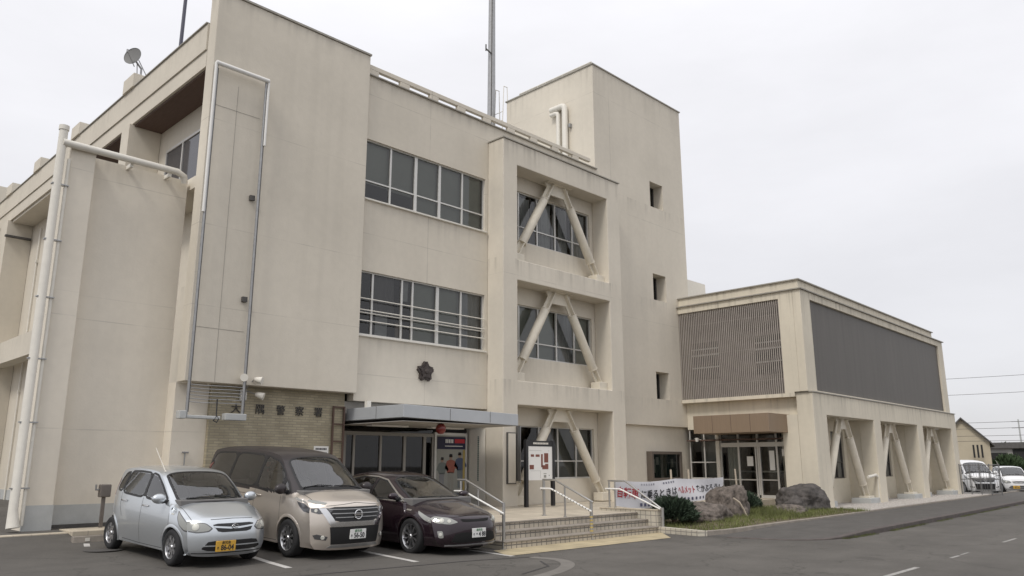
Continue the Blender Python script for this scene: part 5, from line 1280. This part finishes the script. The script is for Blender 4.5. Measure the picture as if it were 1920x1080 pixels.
def make_van(loc, yaw, label, paint='champ', roof='brownroof', pitch=0., plate=True):
    cfg = dict(VAN); cfg['paint'] = paint; cfg['roofpaint'] = roof
    if paint != 'champ': cfg['mirm'] = paint; cfg['handm'] = paint
    c = Car(label, 'minivan', loc, yaw, cfg, pitch=pitch); c.finish()
    c.patch('grille', 'front', rnd([(-.57, .89), (-.43, .64), (.43, .64), (.57, .89)], 1), M['dark'], .004, .04)
    for z, w_ in ((.845, .53), (.775, .48), (.71, .43)): c.patch('grille_bar', 'front', [(-w_, z), (w_, z), (w_ - .01, z + .014), (-w_ + .01, z + .014)], M['steel'], .012, .05)
    cu_ = [(-.655, .865), (-.56, .865), (-.42, .645), (.42, .645), (.56, .865), (.655, .865), (.49, .565), (-.49, .565)]
    c.patch('chrome_surround', 'front', cu_, M['chrome'], .02, .04)
    c.patch('lower_grille', 'front', [(-.51, .56), (.51, .56), (.47, .27), (-.47, .27)], M['dark'], .006, .05)
    c.patch('bumper_lip', 'front', [(-.46, .262), (.46, .262), (.52, .215), (-.52, .215)], M['steel'], .01, .05)
    c.lamp([(.44, .86), (.50, .80), (.66, .77), (.745, .80), (.745, .86), (.6, .875)], [(.575, .78), (.565, .87), (.40, .93), (.22, .96), (.30, .88), (.42, .80)], inner=[(.60, .825, .04, 'bulb'), (.69, .825, .03, 'bulb')], m='lensd')
    c.lamp([(.52, .955), (.56, .925), (.70, .94), (.74, .975), (.70, 1.0)], [(.46, .945), (.42, .965), (.15, 1.03), (.10, 1.005), (.30, .965)], nm='daytime_lamp', m='lens', off=.004)
    c.lamp([(.53, .40), (.55, .34), (.70, .36), (.73, .42), (.68, .44)], None, nm='fog_lamp', inner=[(.60, .385, .035, 'bulb')], m='lensd')
    if plate: c.plate(.02, .43, 'plate', '56-50', 'ink', '鹿児島', 'green')
    h, nn = c.cast('front', 0, .76); ri = MB()
    ri.tube([(h.x + .03, .075 * math.cos(a), .76 + .075 * math.sin(a)) for a in [2 * math.pi * k / 28 for k in range(29)]], .011, 8).box(h.x + .02, h.x + .036, -.09, .09, .747, .773)
    ri.build('emblem', M['chrome'], c.root, local=True, smooth=True)
    c.patch('rear_window', 'rear', [(-.5, 1.2), (.5, 1.2), (.46, 1.62), (-.46, 1.62)], M['pglass'], .005)
    for k in (1, -1): c.patch('tail_lamp', 'rear', [(k * .62, .95), (k * .74, .95), (k * .68, 1.5), (k * .60, 1.5)], M['red'], .006)
    return c
# --- low sedan
SED = dict(name='sedan', paint='plum', prof=[(.84, .15, .66, -.16, .02), (.905, .28, .75, -.26, 0), (.915, .45, .775, -.32, 0), (.89, .60, .775, -.36, 0), (.81, .70, .765, -.36, -.02), (.55, .795, .76, -.24, -.05), (.15, .90, .75, -.12, -.06),
    (-.12, .975, .73, -.12, -.07), (-.6, 1.20, .65, -.14, -.05), (-1.05, 1.385, .575, -.10, -.045), (-1.45, 1.455, .56, 0, -.05), (-1.9, 1.475, .555, 0, -.05), (-2.4, 1.43, .56, 0, -.05), (-2.95, 1.25, .60, .02, -.05), (-3.3, 1.11, .68, .04, -.05), (-3.54, 1.08, .70, .10, -.04),
    (-3.62, .95, .74, .16, 0), (-3.65, .7, .785, .20, 0), (-3.62, .45, .785, .18, 0), (-3.52, .24, .74, .14, 0)], iA=4, iB=15, yb=.82, ym=.8825, ybelt=.83, zm=.62, sill=.18,
    belt=[(-3.7, 1.02), (-1.2, .95), (-.1, .89), (.7, .78)], R=.325, ra=.365, rim_r=.235, tw=.21, wb=2.70, cowlz=.84, wsx=-1.2, cowl=[(-.06, 0), (-.08, .36), (-.20, .63), (-.28, .645), (-.15, .36), (-.13, 0), (-.15, -.36), (-.28, -.645), (-.20, -.63), (-.08, -.36)],
    win=[[(-.40, .945), (-.57, 1.03), (-.59, .955)], [(-.64, .96), (-.63, 1.06), (-1.12, 1.29), (-1.40, 1.345), (-1.42, .985)], [(-1.50, .99), (-1.48, 1.36), (-1.95, 1.365), (-2.35, 1.30), (-2.62, 1.14), (-2.55, 1.02)]], wintint=(1, 1, 1), rimmat='dark',
    ws=[(-.125, .0), (-.145, .36), (-.27, .62), (-.65, .59), (-1.03, .51), (-1.05, 0), (-1.03, -.51), (-.65, -.59), (-.27, -.62), (-.145, -.36)],
    spokes=10, sw=.012, seatx=-1.3, dashx=-.4, mir=(-.55, 1.0), mirs=.9, wiper=[((-.16, .55), (-.18, .0)), ((-.15, -.02), (-.24, -.5))],
    seams=[[(-.22, .3), (-.24, .6), (-.30, .93)], [(-1.46, .24), (-1.46, .98)], [(-2.4, .7), (-2.52, .9), (-2.55, 1.02)]], seams2=[('top', [(.55, -.66), (-.05, -.70)]), ('top', [(.55, .66), (-.05, .70)]), ('front', [(-.5, .685), (0, .715), (.5, .685)])],
    handles=[(-1.28, .86), (-2.3, .89)], handm='plum')
def make_sedan(loc, yaw, label, pitch=0.):
    c = Car(label, 'car', loc, yaw, dict(SED), pitch=pitch); c.finish()
    for sg in 'LR':
        mb = MB(); pts = dense([(-.33, .935), (-.62, 1.06), (-1.12, 1.315), (-1.45, 1.372), (-1.95, 1.385), (-2.4, 1.325), (-2.70, 1.18)], .05)
        c.seam(mb, sg, pts, .022, .007); c.seam(mb, sg, [(-.22, .935), (-1.4, .955), (-2.62, 1.0)], .014, .006)
        mb.build('window_trim', M['chrome'], c.root, local=True)
        c.patch('badge', sg, [(-.02, .80), (-.16, .81), (-.16, .785), (-.02, .775)], M['chrome'], .006, .04)
    c.lamp(rnd([(.40, .60), (.55, .565), (.73, .585), (.775, .66), (.70, .70), (.52, .675)]), rnd([(.53, .58), (.48, .67), (.36, .71), (.14, .79), (.20, .73), (.38, .62)]), inner=[(.55, .62, .035, 'bulb'), (.65, .63, .045, 'bulb'), (.72, .64, .03, 'chrome')])
    c.patch('grille', 'front', rnd([(-.36, .655), (-.30, .60), (.30, .60), (.36, .655), (0, .64)], 1), M['under'], .004, .04)
    c.patch('lower_grille', 'front', rnd([(-.46, .42), (.46, .42), (.55, .24), (-.55, .24)], 1), M['under'], .004, .05)
    c.patch('bumper_lip', 'front', [(-.62, .205), (.62, .205), (.62, .185), (-.62, .185)], M['steel'], .012, .05)
    c.lamp(rnd([(.655, .33), (.72, .33), (.735, .45), (.665, .45)]), None, nm='fog_lamp', inner=[(.695, .39, .03, 'bulb')])
    c.plate(.05, .40, 'plate', '・4 88', 'ink', '鹿児島', 'green')
    c.patch('rear_window', 'top', [(-2.5, -.48), (-3.1, -.52), (-3.1, .52), (-2.5, .48)], M['pglass'], .005)
    return c
FWD = -math.pi / 2
pk = lambda x0, y0, x1, y1: math.atan2(g(x1, y1) - g(x0, y0), math.hypot(x1 - x0, y1 - y0))  # front higher -> positive
def park(fn, x, y, wb, dyaw, label, **k):
    yaw = FWD + R(dyaw); rx, ry = x - math.cos(yaw) * wb, y - math.sin(yaw) * wb
    p = math.atan2(g(rx, ry) - g(x, y), wb)
    return fn((x, y, g(x, y) + .006), yaw, label, pitch=p, **k)
park(make_kei, 6.19, 13.1, 2.455, 2, 'small pale silver blue hatchback with a yellow number plate parked by the wing wall')
park(make_van, 8.26, 12.9, 2.86, 0, 'beige two tone minivan with dark brown roof parked between the hatchback and the sedan')
park(make_sedan, 10.37, 12.05, 2.7, -1, 'low dark plum sedan parked beside the left stair handrail')

# ------------------------------------------------------------------ far side: gate, cabinet, cars, houses, poles
gt = empty('metal_gate', (45.2, 11.4, 0), 'low grey tubular metal gate fence beyond the annex corner', 'gate')
for k in range(5): y = 10.7 + k * .42; MB().tube([(45.4 - .1 * k, y, -.07), (45.4 - .1 * k, y, 1.55)], .028, 8).build('post', M['gate'], gt, smooth=True)
gr_ = MB()
for z in (.12, 1.5, .8): gr_.tube([(45.4, 10.7, z), (45.0, 12.38, z)], .022, 8)
for k in range(16): y = 10.75 + k * .105; gr_.tube([(45.4 - .238 * (y - 10.7), y, .12), (45.4 - .238 * (y - 10.7), y, 1.5)], .008, 5)
gr_.build('rail', M['gate'], gt)
ub = empty('utility_cabinet', (46.0, 12.9, RZ), 'tall pale steel utility cabinet standing against the annex end wall', 'cabinet')
MB().box(45.6, 46.4, 12.75, 13.4, -.05, 2.05).build('body', M['canopy'], ub, bevel=.02); MB().box(45.55, 46.45, 12.7, 13.45, 2.053, 2.15).build('lid', M['canopy'], ub, bevel=.02)
MB().box(45.7, 46.3, 12.735, 12.748, .15, 1.9).build('door', M['pale'], ub)
make_van((50.3, 12.9, RZ), R(212), 'white minivan parked behind the tubular gate', 'cwhite', 'cwhite', plate=False)
make_van((53.4, 15.0, RZ), R(205), 'white van half hidden by the pale utility cabinet', 'cwhite', 'cwhite', plate=False)
make_kei((53.0, 11.75, RZ), R(205), 'white hatchback at the right edge beyond the gate', True, 'cwhite')
def gable(o, x0, x1, y0, y1, ze, zr, z0, mw, mr, ov=.5):
    w = MB(); ym = (y0 + y1) / 2
    w.add([(x0, y0, z0), (x0, y1, z0), (x0, y1, ze), (x0, ym, zr), (x0, y0, ze), (x1, y0, z0), (x1, y1, z0), (x1, y1, ze), (x1, ym, zr), (x1, y0, ze)],
          [(0, 4, 3, 2, 1), (5, 6, 7, 8, 9), (0, 5, 9, 4), (1, 2, 7, 6)]).build('wall', mw, o)
    r_ = MB(); s_ = (zr - ze) / (ym - y0); th = .22
    for sg, ya in ((-1, y0), (1, y1)):
        yo_ = ya + sg * ov; zo = ze - s_ * ov
        r_.add([(x0 - ov, ym, zr + .02), (x0 - ov, yo_, zo + .02), (x1 + ov, yo_, zo + .02), (x1 + ov, ym, zr + .02), (x0 - ov, ym, zr + th), (x0 - ov, yo_, zo + th), (x1 + ov, yo_, zo + th), (x1 + ov, ym, zr + th)],
               [(0, 1, 2, 3), (4, 7, 6, 5), (0, 4, 5, 1), (1, 5, 6, 2), (2, 6, 7, 3)])
    r_.build('roof', mr, o)
h1 = empty('house', (107, 27.5, 0), 'cream gabled house with dark roof and three slit windows beyond the annex', 'house')
gable(h1, 107, 117, 25.9, 31.3, 4.0, 6.8, -.1, M['housew'], M['roof'])
sw_ = MB()
for k in range(3): MB().box(105.93, 106.0, 26.7 + k * .42, 26.9 + k * .42, 2.2, 3.7).build('window', M['void'], h1)
MB().box(105.9, 106.0, 27.2, 29.5, .9, 1.0).build('belt_course', M['roof'], h1)
h1.rotation_euler = (0, 0, R(16))
h2 = empty('low_building', (130, 28, 0), 'low grey flat building with a long window band and dark open garage', 'building')
MB().box(128, 140, 25.5, 33.5, -.1, 3.6).build('wall', M['greyhouse'], h2); MB().box(127.5, 140.5, 24.9, 34, 3.603, 4.4).build('roof', M['roof'], h2)
MB().box(127.9, 128, 29, 32.6, 1.9, 3.0).build('window', M['void'], h2); MB().box(127.86, 128, 28.7, 33, 1.5, 1.75).build('sill', M['white'], h2); MB().box(127.9, 128, 25.8, 28.2, -.1, 3.5).build('garage_opening', M['void'], h2)
h3 = empty('house', (150, 28.0, 0), 'dark roofed distant house at the right edge behind the low building', 'house')
gable(h3, 149, 160, 22, 30, 4.2, 6.4, -.1, M['greyhouse'], M['roof'])
foliage('hedge', (112, 25.2, .9), (4, 1.6, 1.3), 2600, .5, M['leaf2'], 'green garden shrubs between the cream house and the low grey building', 'shrub', None, seed=21, stem=False)
for i, (x, y, w_, lb) in enumerate(((170, 46, 12, 'distant row of dark trees right of the cream house'),)):
    foliage('tree_line', (x, y, 2), (6, w_, 3), 4000, .9, M['leaf2'], lb, 'trees', None, seed=30 + i, stem=False)
def pole(x, y, h, label):
    o = empty('utility_pole', (x, y, 0), label, 'utility pole', 'utility poles along the far street')
    MB().tube([(x, y, -.1), (x, y, h)], [.17, .11], 10).build('pole', M['greyp'], o, smooth=True)
    for z in (h - .4, h - 1.5): MB().box(x - .06, x + .06, y - 1.1, y + 1.1, z, z + .1).build('crossarm', M['steel'], o)
    return o
pole(96, 40, 11.5, 'concrete utility pole hidden behind the annex carrying the far wires')
pole(101, 12, 11.5, 'concrete utility pole just outside the right edge carrying the far wires')
pole(160, 33.8, 9.0, 'thin distant utility pole above the low grey building')
for k, (z, sag, dy) in enumerate(((11.1, .15, .9), (9.3, .2, .5), (6.2, .25, 0), (5.5, .2, .5), (4.7, .2, -.5), (4.1, .15, .2))):
    pts = [(96 + 5 * t, 40 + dy - 28 * t, z - sag * 4 * t * (1 - t)) for t in [i / 14 for i in range(15)]]
    tag(MB().tube(pts, .022, 5).build('power_line', M['trim'], None), ['highest', 'second highest', 'third highest', 'fourth highest', 'fifth highest', 'lowest'][k] + ' of the thin dark wires crossing the sky right of the annex', 'wire', 'overhead wires')

# ------------------------------------------------------------------ sky, sun, camera
W = bpy.data.worlds.new('World'); S.world = W; W.use_nodes = True
nt = W.node_tree; N, L = nt.nodes, nt.links; bg = N['Background']
sky = N.new('ShaderNodeTexSky'); sky.sky_type = 'NISHITA'; sky.sun_disc = False
SUN_EL, SUN_AZ = R(50), R(-165)     # azimuth of the sun: direction (cos, sin) in XY
sky.sun_elevation = SUN_EL; sky.sun_rotation = math.pi / 2 - SUN_AZ
tc = N.new('ShaderNodeTexCoord'); sep = N.new('ShaderNodeSeparateXYZ'); L.new(tc.outputs['Generated'], sep.inputs[0])
# overcast layer: pale grey, brighter towards the zenith, faint soft cloud forms
ov = N.new('ShaderNodeMapRange'); ov.inputs[1].default_value = 0.0; ov.inputs[2].default_value = 1.0; ov.inputs[3].default_value = 7.6; ov.inputs[4].default_value = 13.0
L.new(sep.outputs[2], ov.inputs[0])
mp = N.new('ShaderNodeMapping'); mp.inputs['Scale'].default_value = (1, 1, 3.2); L.new(tc.outputs['Generated'], mp.inputs[0])
ns = N.new('ShaderNodeTexNoise'); ns.inputs['Scale'].default_value = 2.2; ns.inputs['Detail'].default_value = 7; ns.inputs['Roughness'].default_value = .55; L.new(mp.outputs[0], ns.inputs[0])
nr = N.new('ShaderNodeMapRange'); nr.inputs[1].default_value = .35; nr.inputs[2].default_value = .7; nr.inputs[3].default_value = .90; nr.inputs[4].default_value = 1.0; L.new(ns.outputs['Fac'], nr.inputs[0])
mu_ = N.new('ShaderNodeMath'); mu_.operation = 'MULTIPLY'; L.new(ov.outputs[0], mu_.inputs[0]); L.new(nr.outputs[0], mu_.inputs[1])
cr = N.new('ShaderNodeVectorMath'); cr.operation = 'SCALE'; cr.inputs[0].default_value = (.99, .985, 1.02); L.new(mu_.outputs[0], cr.inputs['Scale'])
mx = N.new('ShaderNodeMix'); mx.data_type = 'RGBA'; mx.inputs[0].default_value = .93
L.new(sky.outputs[0], mx.inputs[6]); L.new(cr.outputs[0], mx.inputs[7]); L.new(mx.outputs[2], bg.inputs[0]); bg.inputs[1].default_value = .10
sl_ = bpy.data.lights.new('sun', 'SUN'); sl_.energy = 1.45; sl_.angle = R(14); sl_.color = (1, .95, .88)
so = bpy.data.objects.new('sun', sl_); COL.objects.link(so)
dv = Vector((math.cos(SUN_AZ) * math.cos(SUN_EL), math.sin(SUN_AZ) * math.cos(SUN_EL), math.sin(SUN_EL)))
so.rotation_euler = dv.to_track_quat('Z', 'Y').to_euler()

cam = bpy.data.cameras.new('camera'); co = bpy.data.objects.new('camera', cam); COL.objects.link(co); S.camera = co
cam.sensor_width = 36; cam.lens = 36 * 1462.18 / 1920; cam.clip_end = 3000; cam.clip_start = .05
yaw, pit, rol = R(44.56622), R(12.687614), R(-.0786)
F_ = Vector((math.cos(yaw) * math.cos(pit), math.sin(yaw) * math.cos(pit), math.sin(pit))); Rt = Vector((math.sin(yaw), -math.cos(yaw), 0)); U_ = Rt.cross(F_)
R2 = Rt * math.cos(rol) + U_ * math.sin(rol); U2 = U_ * math.cos(rol) - Rt * math.sin(rol)
co.matrix_world = Matrix(((R2.x, U2.x, -F_.x, 0), (R2.y, U2.y, -F_.y, 0), (R2.z, U2.z, -F_.z, 1.6), (0, 0, 0, 1)))
S.view_settings.view_transform = 'Standard'; S.view_settings.look = 'None'; S.view_settings.exposure = .07; S.view_settings.gamma = 1
